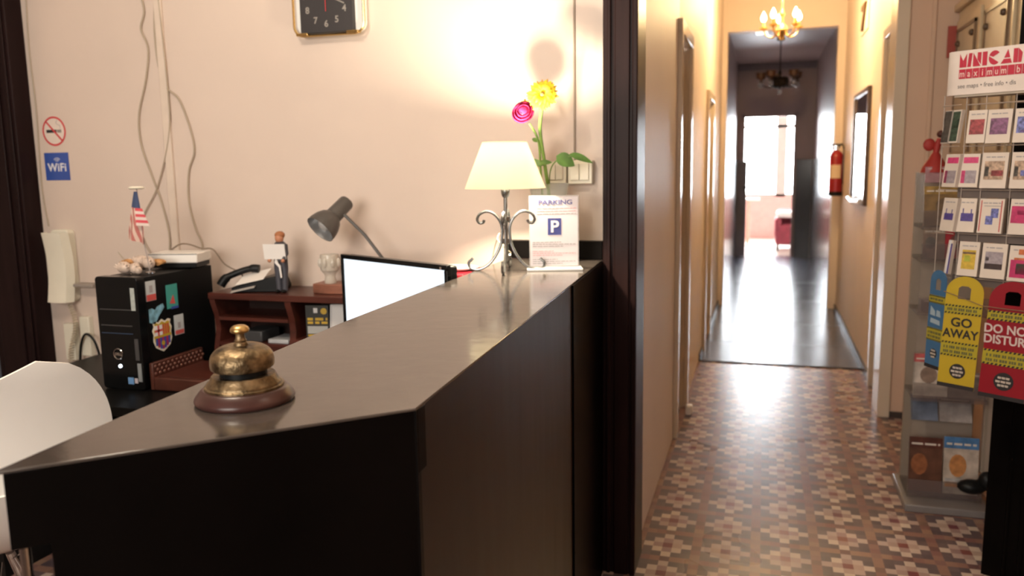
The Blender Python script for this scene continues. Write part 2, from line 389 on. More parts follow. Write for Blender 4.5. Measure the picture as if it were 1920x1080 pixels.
# far door: casing and an open leaf with knob
f4 = st(MB().box(-.33, -.285, 12.27, 12.29, 0, 2.02, blue_m).box(.375, .42, 12.27, 12.29, 0, 2.02, blue_m).box(-.33, .42, 12.27, 12.29, 1.975, 2.03, blue_m), 'door_4', bevel=.003)
grl = mat('far_door_leaf', (.36, .33, .34), .5)
MB().box(-.384, -.245, 12.20, 12.235, .01, 1.36, grl).build('door_leaf', f4, bevel=.004)
MB().ball((-.262, 12.18, 1.0), .028, chrome).build('door_knob', f4)
# sunroom and its windows
pinkw = mat('sunroom_pink_panel', (.52, .30, .28), .5)
st(MB().box(-1.6, -1.5, 12.45, 15.3, 0, 2.9, wall_m), 'wall_sunroom_left', smooth=0)
st(MB().box(1.8, 1.9, 12.45, 15.3, 0, 2.9, wall_m), 'wall_sunroom_right', smooth=0)
st(MB().box(-1.5, -.50, 12.45, 12.55, 0, 2.9, wall_m).box(.75, 1.8, 12.45, 12.55, 0, 2.9, wall_m).box(-.50, .75, 12.45, 12.55, 2.75, 2.9, wall_m), 'wall_sunroom_front', smooth=0)
st(MB().box(-1.5, 1.8, 15.2, 15.3, 0, .74, pinkw).box(-1.5, 1.8, 15.2, 15.3, 2.45, 2.9, wall_m), 'wall_sunroom_back', smooth=0)
winf = mat('window_frame_grey', (.42, .36, .34), .5)
wf = MB()
for x in (-1.44, -.55, .27, 1.15, 1.74): wf.box(x-.085, x+.085, 15.21, 15.27, .74, 2.45, winf)
wf.box(-1.5, 1.8, 15.21, 15.27, .74, .79, winf).box(-1.5, 1.8, 15.21, 15.27, 1.93, 1.985, winf).box(-1.5, 1.8, 15.21, 15.27, 2.40, 2.45, winf)
wn = st(wf, 'window_1', bevel=.003)
MB().box(-1.5, 1.8, 15.235, 15.241, .79, 2.40, thin('window_glass', (.8, .85, .9), .93, .02)).build('pane', wn)

wf2 = MB()  # unseen window and opaque curtain, added to go with the chair fill
for a in ((-1.72, -1.66, 1.10, 2.42), (-.14, -.08, 1.10, 2.42), (-.93, -.87, 1.10, 2.42)): wf2.box(a[0], a[1], -1.70, -1.66, a[2], a[3], winf)
wf2.box(-1.72, -.08, -1.70, -1.66, 1.10, 1.16, winf).box(-1.72, -.08, -1.70, -1.66, 2.36, 2.42, winf)
w2 = st(wf2, 'added_window', bevel=.003)
MB().box(-1.66, -.14, -1.695, -1.690, 1.16, 2.36, mat('added_curtain', (.85, .83, .78), .8)).build('curtain', w2)

# ================================================================== OPENING POSTS
pf = MB().box(-.484, -.376, 2.55, 2.72, 0, 3.0, post_m)
pf.box(-.470, -.458, 2.541, 2.55, 0, 3.0, post_m).box(-.446, -.400, 2.543, 2.55, 0, 3.0, post_m).box(-.392, -.376, 2.541, 2.55, 0, 3.0, post_m)
st(pf, 'trim_7', bevel=.003)
ld = MB().box(-2.985, -2.771, 2.52, 2.60, 0, 3.0, post_m).box(-2.80, -2.785, 2.512, 2.52, 0, 3.0, post_m).box(-2.95, -2.83, 2.510, 2.52, .25, 2.2, post_m)
st(ld, 'trim_8', bevel=.004)
cur = MB().box(-3.38, -2.985, 2.56, 2.60, 0, 2.3, mat('grey_blue_curtain_glass', (.09, .11, .15), .3, var=.3, scale=3, stretch=(10, 10, 1)))
o = st(cur, 'door_5', smooth=0)

# ================================================================== FLOOR RUNNER
rn = MB().box(-.392, .642, 5.645, 12.28, .0005, .006, mat_m)
for y in (6.28, 7.1, 8.3, 9.6): rn.box(-.392, .642, y, y+.012, .006, .0068, mat('vinyl_seam', (.10, .095, .10), .3))
rn.box(-.392, .642, 5.635, 5.650, .0005, .0075, mat('vinyl_edge_strip', (.03, .028, .028), .4))
tag(rn.build('vinyl_runner', smooth=0), 'dark grey glossy vinyl sheet covering the far corridor floor', 'floor covering')

# ================================================================== RECEPTION COUNTER
A, B = (-.412, .918), (-.486, 2.548); Dp = (-.744, .604); Bk = (-.756, .787); Bk2 = (-.789, 1.416); Ck = (-.800, 2.548)
ct = thing('reception_counter', (-.62, 1.6, 0), 'long angular black lacquered reception counter carrying the brass bell and table lamp', 'counter')
topm = mat('counter_top_lacquer', (.060, .049, .043), .13, var=.12, scale=26, bump=.10, bscale=22, ior=1.6, rvar=.04)
MB().prism([Dp, A, B, Ck, Bk2, Bk], 1.046, 1.05, topm).build('counter_top', ct, bevel=.0012)
MB().prism([(-.738, .612), (-.4125, .9225), (-.4135, .95), (-.745, .66)], 0.962, 1.046, fasc_m).build('fascia', ct, bevel=.001)
q = (-.711, .637)
MB().prism([q, (-.4135, .921), (-.4155, .955), (-.70, .70)], 0, 1.046, fasc_m).build('front_panel', ct)
sp = MB().prism([(-.4135, .921), (-.487, 2.546), (-.507, 2.546), (-.4335, .921)], 0, 1.046, black_panel); sp.build('side_panel', ct)
MB().prism([(-.4125, .919), (-.4140, .932), (-.420, .932), (-.420, .919)], 0, 1.0455, fasc_m).build('corner_bead', ct)
MB().prism([(-.4585, 2.02), (-.4825, 2.546), (-.495, 2.546), (-.4705, 2.02)], 0, 1.0455, fasc_m).build('end_stile', ct)
MB().box(-.77, -.75, .80, 2.54, .0, 1.03, black_panel).build('inner_panel', ct)
MB().tube([(-.742, .632, .962), (-.742, .632, 0)], .0055, chrome, 12).build('support_leg', ct)
MB().box(-.81, -.4865, 2.560, 2.60, 1.05, 1.108, fasc_m).build('backsplash', ct, bevel=.002)

# ================================================================== DESK BELL
bx_, by_ = -.647, .897
bf = Fr((bx_, by_, 1.0502), (1, 0, 0), (0, 1, 0))
bell = thing('desk_bell', (bx_, by_, 1.0502), 'brass reception desk bell on round reddish wooden base', 'bell')
MB().lathe([(.001, 0), (.060, 0), (.0605, .0015), (.0632, .0022), (.0640, .0045), (.0630, .0075), (.0585, .0135), (.0555, .0170), (.0530, .0185), (.0515, .0190), (.001, .0190)], wood_red, bf, 64).build('wooden_base', bell)
MB().lathe([(.0505, .0190), (.0505, .0215), (.0495, .0225), (.0482, .0228), (.0480, .0245), (.0468, .0262), (.0440, .0290), (.0425, .0320), (.0412, .0345), (.0400, .0358), (.0380, .0352), (.001, .034)], brass_m, bf, 64).build('brass_collar', bell)
MB().lathe([(.030, .035), (.030, .048), (.001, .048)], blk, bf, 32).build('striker_housing', bell)
tl = Matrix.Rotation(math.radians(3), 3, Vector((.95, .3, 0)))
bf2 = Fr(bf.p(0, 0, .0), tl @ Vector((1, 0, 0)), tl @ Vector((0, 1, 0)))
pr = [(.0370, .0465), (.0388, .0460), (.0400, .0470), (.0406, .051), (.0404, .056)]
for i in range(1, 13):
    a = PI/2*i/12; pr.append((.012+.0284*math.cos(a)**.85 if i < 12 else .0122, .056+.0190*math.sin(a)))
pr += [(.0098, .0752), (.0090, .0765)]
MB().lathe(pr, brass_m, bf2, 64).build('bell_dome', bell)
MB().lathe([(.0092, .0755), (.0088, .078), (.0070, .0800), (.0078, .0815), (.0062, .083), (.0056, .088), (.0058, .0915), (.0072, .0925), (.001, .0925)], brass_m, bf2, 32).build('stem', bell)
MB().lathe([(.0068, .0920), (.0108, .0926), (.0121, .0942), (.0121, .0960), (.0110, .0985), (.0080, .1008), (.0040, .1018), (.0003, .1020)], brass2, bf2, 32).build('push_knob', bell)

# ================================================================== TABLE LAMP
lx, ly = -.709, 2.25
tlp = thing('table_lamp', (lx, ly, 1.05), 'lit table lamp with white cone shade and scrolled wrought iron stand on counter', 'lamp')
lf = Fr((lx, ly, 1.05), (cyw, syw, 0), (-syw, cyw, 0))
def scroll_pts(a):
    P2 = [(.098, .036), (.104, .030), (.110, .024), (.109, .012), (.098, .005), (.078, .0045), (.052, .018), (.030, .045), (.016, .075), (.011, .105), (.012, .130), (.022, .152), (.040, .168), (.060, .171), (.077, .162), (.083, .148), (.076, .138), (.066, .140), (.063, .147)]
    d = Vector((math.cos(a), math.sin(a), 0))
    return smoothpts([lf.o+d*r_+Vector((0, 0, z)) for r_, z in P2], 5)
for k in range(4): MB().tube(scroll_pts(YAW-.10+k*PI/2), .0042, steel, 8).build('scroll_leg', tlp)
pl = MB().lathe([(.001, .02), (.004, .03), (.0055, .05), (.0055, .21), (.009, .213), (.012, .222), (.013, .236), (.010, .243), (.001, .243)], steel, Fr((lx, ly, 1.05), (1, 0, 0), (0, 1, 0)), 16)
for z in (.085, .15): pl.lathe([(.006, z-.008), (.014, z-.006), (.014, z+.006), (.006, z+.008)], steel, Fr((lx, ly, 1.05), (1, 0, 0), (0, 1, 0)), 16)
pl.build('pole', tlp)
MB().lathe([(.116, .237), (.0635, .368), (.0625, .368), (.115, .237), (.116, .237)], shade_m, Fr((lx, ly, 1.05), (1, 0, 0), (0, 1, 0)), 64).build('lamp_shade', tlp)
MB().tube([Vector((lx+.0625*math.cos(a), ly+.0625*math.sin(a), 1.416)) for a in [2*PI*i/40 for i in range(40)]], .0012, shade_m, 6, True).build('top_ring', tlp)
cb = MB().tube([(lx+.0625, ly, 1.412), (lx+.015, ly, 1.385), (lx-.015, ly, 1.385), (lx-.0625, ly, 1.412)], .001, chrome, 6); cb.build('shade_carrier', tlp)
cord = smoothpts([(lx+.01, ly+.012, 1.10), (-.76, 2.33, 1.13), (-.79, 2.44, 1.14), (-.83, 2.50, 1.08), (-.86, 2.53, .95)], 6)
tag(MB().tube(cord, .0022, cable_m, 6).build('lamp_cord'), 'thin pale cord running behind the lit table lamp down from counter', 'cord')

# ================================================================== PARKING SIGN
sf = Fr((-.5795, 2.302, 1.0505), (cyw, syw, 0))
ps = thing('parking_sign', (-.5795, 2.302, 1.0505), 'clear acrylic counter stand with white PARKING notice', 'sign')
MB().box(-.072, .072, .006, .214, -.0015, .0015, acry, sf).build('acrylic_plate', ps)
MB().box(-.080, .080, 0, .006, -.028, .045, mat('acrylic_base', (.75, .77, .76), .1, var=.02), sf).build('acrylic_foot', ps, bevel=.001)
sh = MB().box(-.069, .069, .010, .210, .0016, .0022, mat('sign_paper', (.70, .66, .70), .35, var=.02), sf)
def strokes(mb, f, u0, u1, v, h, m, w0, w1, seed=0, wordw=.012):
    rr = random.Random(seed); u = u0
    while u < u1-.002:
        l = min(wordw*(.4+rr.random()), u1-u); mb.box(u, u+l, v, v+h, w0, w1, m, f); u += l+h*.9
for i, (v, m_, u1) in enumerate(((.176, pinki, .064), (.168, pinki, .064), (.160, greyi, .064), (.078, greyi, .02), (.072, greyi, .062), (.066, greyi, .026), (.052, pinki, .0), (.046, pinki, .062), (.040, pinki, .024), (.028, greyi, .01), (.022, greyi, .062), (.016, greyi, .024))):
    strokes(sh, sf, -.062 if v < .1 else -.05, u1, v, .0022, m_, .0022, .0025, i)
sh.box(-.018, .021, .100, .148, .0022, .0026, navy, sf)
sh.build('notice_sheet', ps)
text('heading', 'PARKING', Fr(sf.p(.004, .188, .0026), sf.u), .0185, mat('heading_ink', (.12, .12, .30), .5), ps, sx=1.28, bold=.0004)
text('parking_symbol', 'P', Fr(sf.p(.0015, .1085, .0028), sf.u), .047, mat('sign_white', (.8, .8, .85), .5), ps, sx=1.05, bold=.0012)

# ================================================================== VASE AND FLOWERS
vx, vy = -.632, 2.45
vase = thing('glass_vase', (vx, vy, 1.05), 'tapering clear glass vase behind the parking notice', 'vase')
MB().lathe([(.001, .004), (.026, .004), (.030, .03), (.044, .15), (.062, .245), (.0605, .245), (.042, .15), (.028, .03), (.024, .010), (.001, .010)], glass_t, Fr((vx, vy, 1.05), (1, 0, 0), (0, 1, 0)), 40).build('vase_body', vase)
MB().lathe([(.001, .010), (.024, .011), (.036, .105), (.001, .106)], thin('vase_water', (.5, .55, .52), .6, .05), Fr((vx, vy, 1.05), (1, 0, 0), (0, 1, 0)), 32).build('water', vase)
ym = mat('yellow_petal', (.90, .70, .02), .5, var=.12, scale=40); om = mat('orange_petal', (.75, .40, .05), .5, var=.2, scale=40)
gb = thing('yellow_flower', (-.632, 2.45, 1.07), 'tall yellow gerbera with open petals in the glass vase', 'flower')
MB().tube(smoothpts([(-.622, 2.455, 1.07), (-.628, 2.44, 1.25), (-.640, 2.43, 1.36), (-.650, 2.42, 1.46), (-.640, 2.42, 1.535)], 6), .0055, green, 8).build('stem', gb)
nf = Fr((-.636, 2.400, 1.556), (.97, .24, .05), (0.02, .26, .96)); pt = MB(); pt2 = MB()
def petals(mb, f, n, r0_, r1_, wd, lift, m_, ph=0, z0=0):
    for k in range(n):
        a = 2*PI*k/n+ph+random.uniform(-.06, .06); R1 = r1_*random.uniform(.9, 1.08); P = []
        for i in range(6):
            t = i/5; rr_ = r0_+(R1-r0_)*t; wv = wd*math.sin(PI*min(.96, .12+.80*t))**.7*(1 if t < .97 else .5); row = []
            for j in (-1, -.5, 0, .5, 1):
                row.append(f.p(rr_*math.cos(a)-j*wv*math.sin(a), rr_*math.sin(a)+j*wv*math.cos(a), z0+lift*math.sin(t*PI*.8)+.0015*abs(j)*2*(1-t)))
            P.append(row)
        mb.grid(P, m_, .0006)
petals(pt, nf, 17, .006, .0455, .0085, .006, ym); petals(pt, nf, 13, .005, .033, .0065, .010, ym, .2, .003)
pt.build('petals', gb)
petals(pt2, nf, 17, .006, .0475, .006, .002, om, .18, -.003); pt2.build('outer_petals', gb)
MB().ball(nf.p(0, 0, .008), .0075, mat('flower_eye', (.22, .13, .03), .8), 14).build('flower_centre', gb)
rose = thing('pink_rose', (-.63, 2.44, 1.07), 'deep pink rose beside the taller yellow bloom', 'flower')
MB().tube(smoothpts([(-.636, 2.44, 1.07), (-.650, 2.43, 1.30), (-.655, 2.42, 1.42), (-.680, 2.41, 1.475)], 6), .0035, green, 8).build('stem', rose)
pm = mat('rose_petal', (.36, .012, .07), .5, var=.25, scale=50)
rf = Fr((-.695, 2.395, 1.507), (.95, .28, 0), (.05, .3, .95)); rm = MB()
rm.ball(rf.p(0, 0, -.006), .024, pm, 20)
for lay, (n_, rr_, hh) in enumerate(((3, .010, .020), (4, .018, .022), (5, .026, .018), (6, .032, .010))):
    for k in range(n_):
        a = 2*PI*k/n_+lay*.7; P = []
        for i in range(5):
            t = i/4; row = []
            for j in range(7):
                b_ = a+(j/6-.5)*2*PI/n_*1.35; R_ = rr_*(.55+.5*math.sin(t*PI*.62)); row.append(rf.p(R_*math.cos(b_), R_*math.sin(b_), -.018+t*(hh+.016)-(.006*abs(j/6-.5)*t)))
            P.append(row)
        rm.grid(P, pm, .0007)
rm.build('petals', rose)
cal = MB()
petals(cal, Fr(rf.p(.004, .030, -.01), rf.u, rf.v), 7, .002, .017, .004, .003, om); cal.build('orange_sepal', rose)
lv = MB()
def leaf(mb, base, tip, wd, nrm, m_=leafg):
    base, tip, nrm = Vector(base), Vector(tip), Vector(nrm).normalized(); ax = tip-base; sd = ax.cross(nrm).normalized(); P = []
    for i in range(8):
        t = i/7; wv = wd*math.sin(PI*(t**.8))**.8+.0004; c_ = base+ax*t-nrm*.012*t*t
        P.append([c_-sd*wv+nrm*.003*(wv/wd), c_, c_+sd*wv+nrm*.003*(wv/wd)])
    mb.grid(P, m_, .0006)
spray = thing('leafy_sprig', (-.62, 2.45, 1.08), 'trailing green leafy sprig reaching right from the vase over switch boxes', 'foliage')
MB().tube(smoothpts([(-.625, 2.45, 1.08), (-.630, 2.45, 1.28), (-.620, 2.44, 1.345), (-.585, 2.43, 1.372), (-.545, 2.43, 1.375)], 6), .002, green, 6).build('stem', spray)
leaf(lv, (-.600, 2.42, 1.378), (-.545, 2.42, 1.352), .022, (.1, -1, .5)); leaf(lv, (-.560, 2.42, 1.382), (-.492, 2.43, 1.362), .012, (.1, -1, .8))
leaf(lv, (-.655, 2.42, 1.357), (-.615, 2.42, 1.362), .008, (.1, -1, .3)); leaf(lv, (-.640, 2.42, 1.35), (-.705, 2.42, 1.372), .011, (0, -1, .4)); leaf(lv, (-.650, 2.42, 1.30), (-.675, 2.42, 1.325), .008, (0, -1, .4)); leaf(lv, (-.655, 2.41, 1.42), (-.675, 2.41, 1.435), .006, (0, -1, .4))
lv.build('leaves', spray)

# ================================================================== BACK WALL ITEMS
def switchbox(x0, x1, z0, z1, lab):
    t = thing('switch_box', ((x0+x1)/2, 2.58, z0), lab, 'switch', 'surface mounted switches above the counter')
    MB().box(x0, x1, 2.562, 2.60, z0, z1, ivory).build('box', t, bevel=.003)
    n = 2; w_ = (x1-x0-.016)/n
    for k in range(n): MB().box(x0+.008+k*w_, x0+.006+(k+1)*w_, 2.555, 2.562, z0+.012, z1-.010, ivory).build('rocker', t, bevel=.0015)
switchbox(-.668, -.604, 1.292, 1.362, 'ivory wall switch box nearer the flower stems')
switchbox(-.598, -.520, 1.290, 1.364, 'ivory wall switch box nearer the dark post')
tag(MB().tube([(-.583, 2.597, 2.99), (-.583, 2.597, 1.365)], .0035, mat('old_cable', (.33, .27, .22), .5), 8).build('wall_cable'), 'straight thin brown cable dropping down the wall onto the switch boxes', 'cable')
# clock
ck = thing('wall_clock', (-1.42, 2.57, 1.79), 'black faced rounded square wall clock in a gold wire frame', 'clock')
cf = Fr((-1.4235, 2.57, 1.907))
MB().prism(rrect(-.0985, .0985, -.102, .135, .004), 0, .022, blki, cf).build('clock_face', ck, bevel=.001)
cw = MB().prism(rrect(-.125, .128, -.100, .150, .03), -.028, .0, white_pl, cf); cw.build('clock_body', ck)
MB().tube([cf.p(x, y, .010) for x, y in rrect(-.130, .134, -.108, .160, .034, 6)], .0045, gold_m, 8, True).build('wire_frame', ck)
for k in range(2):
    s_ = -1 if k == 0 else 1
    MB().box(s_*.095-.022, s_*.095+.022, -.109, -.100, .0, .024, gold_m, cf).build('corner_clip', ck, bevel=.002)
num_m = mat('clock_numeral', (.26, .24, .22), .5)
for n_ in range(1, 13):
    a = PI/2-n_*PI/6
    text('numeral', str(n_), Fr(cf.p(.080*math.cos(a), .020+.093*math.sin(a)-.011, .0225), cf.u), .030, num_m, ck, bold=.0006)
cen = (0, .020)
hd = MB().box(-.003, .003, -.01, .050, .0235, .0245, num_m, Fr(cf.p(0, .02), (math.cos(.9), 0, math.sin(.9)), (-math.sin(.9), 0, math.cos(.9))))
hd.build('hour_hand', ck)
MB().box(-.002, .002, -.01, .078, .0250, .0258, num_m, Fr(cf.p(0, .02), (math.cos(-2), 0, math.sin(-2)), (-math.sin(-2), 0, math.cos(-2)))).build('minute_hand', ck)
MB().box(-.001, .001, -.055, .02, .0262, .0266, red_m, Fr(cf.p(.002, .02))).build('second_hand', ck)

# stickers
nsk = thing('no_smoking_sticker', (-2.669, 2.599, 1.456), 'round red and white no smoking sticker on the wall', 'sticker')
nf2 = Fr((-2.669, 2.5995, 1.513))
MB().prism(circ(0, 0, .057, 40), 0, .0006, mat('sticker_base', (.74, .64, .57), .4), nf2).build('backing', nsk)
cg = MB().box(-.038, .012, -.006, .006, .0008, .0011, blki, nf2)
for x in (.018, .025, .032): cg.box(x-.002, x+.002, -.006, .006, .0008, .0011, blki, nf2)
cg.tube([nf2.p(*p, .001) for p in smoothpts([(.030, .010, 0), (.030, .022, 0), (.018, .026, 0), (.012, .034, 0), (.020, .042, 0)], 4) for p in [(p.x, p.y)]], .0009, greyi, 5)
cg.build('cigarette', nsk)
ring = MB(); N = 48
for i in range(N):
    a, b_ = 2*PI*i/N, 2*PI*(i+1)/N
    ring.prism([(.050*math.cos(a), .050*math.sin(a)), (.057*math.cos(a), .057*math.sin(a)), (.057*math.cos(b_), .057*math.sin(b_)), (.050*math.cos(b_), .050*math.sin(b_))], .0012, .0016, red_m, nf2)
dv = Fr(nf2.p(0, 0), (math.cos(-.80), 0, math.sin(-.80)), (math.sin(.80), 0, math.cos(.80)))
ring.box(-.052, .052, -.0035, .0035, .0012, .0016, red_m, dv); ring.build('prohibition_ring', nsk, smooth=0)
wfs = thing('wifi_sticker', (-2.671, 2.599, 1.322), 'square blue WiFi sticker on the wall', 'sticker')
wq = Fr((-2.671, 2.5995, 1.376))
MB().box(-.060, .060, -.054, .054, 0, .0007, mat('wifi_blue', (.035, .085, .36), .35), wq).build('backing', wfs)
wht = mat('sticker_white', (.78, .78, .82), .4)
text('lettering', 'WiFi', Fr(wq.p(0, -.018, .0009), wq.u), .044, wht, wfs, sx=1.0, bold=.0010, spacing=1.08)
ar = MB()
for rr_ in (.007, .013, .019):
    ar.tube([wq.p(.002+rr_*math.cos(a), .016+rr_*math.sin(a)*.9, .001) for a in [PI*.22+PI*.56*i/10 for i in range(11)]], .0012, wht, 5)
ar.build('signal_arcs', wfs)

# cables on the wall
def pxw(P, y=2.592):                                # wall points measured in the photograph, as x, z pairs
    return smoothpts([(x, y, z) for x, z in P], 6)
tag(MB().tube(pxw([(-2.205, 2.0), (-2.195, 1.93), (-2.215, 1.87), (-2.19, 1.80), (-2.21, 1.69), (-2.255, 1.56), (-2.255, 1.45), (-2.22, 1.34), (-2.185, 1.24), (-2.16, 1.12), (-2.165, 1.04)]), .0035, cable_m, 6).build('hanging_cable'), 'cream cable bowing left across the wall above the computer', 'cable')
tag(MB().tube(pxw([(-2.14, 2.0), (-2.155, 1.86), (-2.15, 1.74), (-2.125, 1.66), (-2.07, 1.61), (-2.03, 1.50), (-2.02, 1.42), (-2.05, 1.35), (-2.06, 1.24), (-2.04, 1.14), (-2.015, 1.08), (-2.02, 1.03)]), .0035, cable_m, 6).build('hanging_cable'), 'cream cable bowing right across the wall above the computer', 'cable')
tag(MB().tube(pxw([(-2.125, 2.0), (-2.115, 1.7), (-2.12, 1.5), (-2.19, 1.30), (-2.27, 1.18), (-2.28, 1.10), (-2.25, 1.04)], 2.588), .0026, cable_m, 6).build('hanging_cable'), 'thin cream cable looping low to the left beside the wall duct', 'cable')
tag(MB().box(-2.150, -2.118, 2.588, 2.60, 1.04, 3.0, mat('duct_paint', (.68, .575, .49), .5)).build('cable_duct', bevel=.003), 'narrow vertical cream cable duct behind the hanging cables', 'cable duct')
tag(MB().tube(smoothpts([(-2.745, 2.596, 2.99), (-2.735, 2.596, 2.2), (-2.750, 2.596, 1.85), (-2.745, 2.596, 1.6), (-2.755, 2.596, 1.3), (-2.74, 2.596, 1.14)], 6), .0028, cable_m, 6).build('door_side_cable'), 'thin pale cable running up beside the left dark door frame', 'cable')
# intercom
ic = thing('intercom_handset', (-2.65, 2.57, .83), 'cream wall intercom handset hanging beside the dark door frame', 'intercom')
MB().prism(rrect(-2.705, -2.615, .84, 1.13, .02), -2.60, -2.565, ivory, Fr((0, 0, 0), (1, 0, 0), (0, 0, 1))).build('wall_base', ic, bevel=.004)
hs = []
for i in range(9):
    t = i/8; z = .845+t*.275; y = 2.552-.020*math.cos((t-.5)*PI*.9)*0-.012-.016*math.sin(PI*t)*-1
    hs.append([(-2.708+.008*math.sin(PI*t), y+.010, z), (-2.700, y-.022, z), (-2.655, y-.030, z), (-2.612, y-.022, z), (-2.600, y+.010, z)])
MB().grid(hs, ivory, .004).build('handset', ic)
coil = []
for i in range(160):
    t = i/159; a = i*.9; cx = -2.635+.02*math.sin(t*5)-.0*t; cz = .835-.24*t
    coil.append((cx+.009*math.cos(a), 2.56+.009*math.sin(a), cz))
MB().tube(coil, .0022, mat('coil_cord', (.50, .42, .30), .5), 5).build('coiled_cord', ic)
tag(MB().box(-2.690, -2.640, 2.57, 2.60, .60, .75, ivory).build('junction_box', bevel=.003), 'narrow cream junction box on the wall under intercom', 'junction box')
tag(MB().box(-2.612, -2.565, 2.575, 2.60, .62, .78, ivory).build('junction_box', bevel=.003), 'pale junction box on the wall close to black cable loop', 'junction box')
tag(MB().box(-2.600, -2.505, 2.55, 2.60, .905, .917, mat('small_bracket', (.30, .26, .23), .5)).build('wall_bracket', bevel=.002), 'tiny dark wall bracket right of the intercom handset', 'bracket')
tag(MB().tube(smoothpts([(-2.625, 2.57, .54), (-2.605, 2.565, .66), (-2.565, 2.555, .715), (-2.525, 2.555, .69), (-2.51, 2.56, .62), (-2.53, 2.57, .55), (-2.56, 2.58, .30)], 6), .005, blk, 8).build('black_cable'), 'thick black cable looping on the wall behind white chair', 'cable')

# ================================================================== OFFICE DESK, COMPUTER
dk_ = thing('office_desk', (-1.6, 2.25, 0), 'black office desk along the wall under the computer', 'desk')
MB().box(-2.46, -.86, 1.93, 2.59, .62, .65, mat('desk_black', (.005, .005, .005), .35, ior=1.2)).build('desk_top', dk_, bevel=.002)
MB().box(-2.44, -2.41, 1.97, 2.57, 0, .62, blk).build('side_panel', dk_); MB().box(-.91, -.88, 1.97, 2.57, 0, .62, blk).build('side_panel', dk_)
MB().box(-2.41, -.91, 2.50, 2.52, .1, .62, blk).build('modesty_panel', dk_)
MB().box(-2.05, -1.45, 1.97, 2.45, .545, .575, blk).build('keyboard_tray', dk_)
pc = thing('computer_tower', (-1.97, 2.29, .651), 'black tower computer with small stickers on its side panel', 'computer')
PX0, PX1, PY0, PY1, PZ0, PZ1 = -2.052, -1.888, 2.10, 2.475, .651, 1.020
MB().box(PX0+.003, PX1-.003, PY0+.03, PY1, PZ0+.004, PZ1-.004, mat('case_black', (.004, .0042, .0045), .45, var=.1, ior=1.25)).build('case', pc, bevel=.003)
ff = Fr(((PX0+PX1)/2, PY0, PZ0), (1, 0, 0), (0, 0, 1)); hw = (PX1-PX0)/2
MB().prism(rrect(-hw, hw, 0, PZ1-PZ0, .012), -.035, 0, blk_g, ff).build('front_bezel', pc, bevel=.002)
bz = MB().box(-hw+.012, hw-.030, .21, .213, 0, .0015, grey_d, ff).box(-hw+.012, hw-.030, .262, .265, 0, .0015, grey_d, ff).box(-hw+.012, hw-.03, .185, .187, 0, .0015, mat('bezel_blue_line', (.03, .06, .12), .3), ff)
bz.box(hw-.026, hw-.012, .10, .17, 0, .002, grey_d, ff).box(hw-.022, hw-.008, .03, .09, 0, .002, mat('silver_strip', (.25, .27, .28), .3), ff)
bz.build('drive_slots', pc)
lg = MB().tube([ff.p(-.012+.017*math.cos(2*PI*i/32), .118+.017*math.sin(2*PI*i/32), .002) for i in range(32)], .0016, chrome, 6, True)
lg.build('logo_ring', pc); text('logo', 'DELL', Fr(ff.p(-.012, .1135, .0015), ff.u), .0115, chrome, pc, bold=.0003)
MB().prism(circ(-.008, .078, .0055, 20), 0, .003, emis('power_led', (.8, .9, 1), 6), ff).build('power_button', pc)
MB().box(.018, .040, .020, .042, 0, .001, mat('cpu_badge_blue', (.15, .32, .60), .3), ff).box(.044, .056, .024, .040, 0, .001, mat('badge_pale', (.55, .50, .55), .3), ff).build('badge', pc)
MB().box(hw-.028, hw-.012, .262, .335, 0, .001, mat('silver_sticker', (.40, .44, .42), .35, var=.2, scale=80), ff).build('sticker', pc)
# side stickers: u runs away from the front
sf_ = Fr((PX1-.003, PY0, PZ0), (0, 1, 0), (0, 0, 1)); red_s = mat('sticker_red', (.60, .10, .09), .4); tl_s = mat('sticker_teal', (.06, .34, .30), .4); lt_s = mat('sticker_pale', (.55, .60, .62), .4)
def stk(mb): return mb.build('sticker', pc, smooth=0)
stk(MB().box(.040, .084, .285, .350, 0, .001, lt_s, sf_).box(.041, .083, .286, .306, .001, .0014, red_s, sf_).box(.055, .070, .312, .335, .001, .0014, greyi, sf_))
stk(MB().box(.132, .186, .245, .325, 0, .001, tl_s, sf_).prism([(.145, .262), (.172, .258), (.164, .290)], .001, .0014, red_s, sf_).box(.150, .186, .242, .250, .001, .0014, blue_i, sf_))
stk(MB().prism([(.046, .215), (.070, .205), (.088, .228), (.118, .255), (.112, .268), (.085, .262), (.075, .252), (.060, .260), (.046, .258)], 0, .001, mat('sticker_dolphin', (.20, .42, .55), .4, var=.4, scale=60), sf_))
stk(MB().box(.160, .206, .150, .218, 0, .001, lt_s, sf_).box(.162, .204, .152, .166, .001, .0014, red_s, sf_).box(.176, .190, .172, .192, .001, .0014, greyi, sf_))
def crest_poly(k=1.):
    P = [(0, -.056), (.012, -.050), (.034, -.038), (.044, -.016), (.041, .006), (.046, .020), (.038, .034), (.042, .046), (.030, .050), (.016, .044), (0, .053)]
    P = P+[(-x, y) for x, y in P[1:-1]][::-1]; return [(.100+x*k, .165+y*k) for x, y in P]
crm = MB().prism(crest_poly(1.), 0, .001, mat('crest_border', (.78, .74, .62), .4), sf_).prism(crest_poly(.86), .001, .0013, yel_m, sf_)
crm.box(.064, .100, .163, .200, .0013, .0016, wht, sf_).box(.078, .086, .163, .200, .0016, .0018, red_s, sf_).box(.064, .100, .178, .186, .0016, .0018, red_s, sf_)
for k, (a_, b_) in enumerate(((.102, .109), (.113, .120), (.124, .131))): crm.box(a_, b_, .165, .200, .0013, .0016, mat('crest_red', (.55, .08, .06), .4), sf_)
crm.box(.060, .140, .158, .166, .0013, .0017, yel_m, sf_)
for k in range(7): x = .066+k*.0098; crm.box(x, x+.0098, .150-(.012+.020*math.sin(PI*(k+.5)/7)), .158, .0013, .0016, (blue_i, mat('crest_garnet', (.35, .02, .10), .4))[k % 2], sf_)
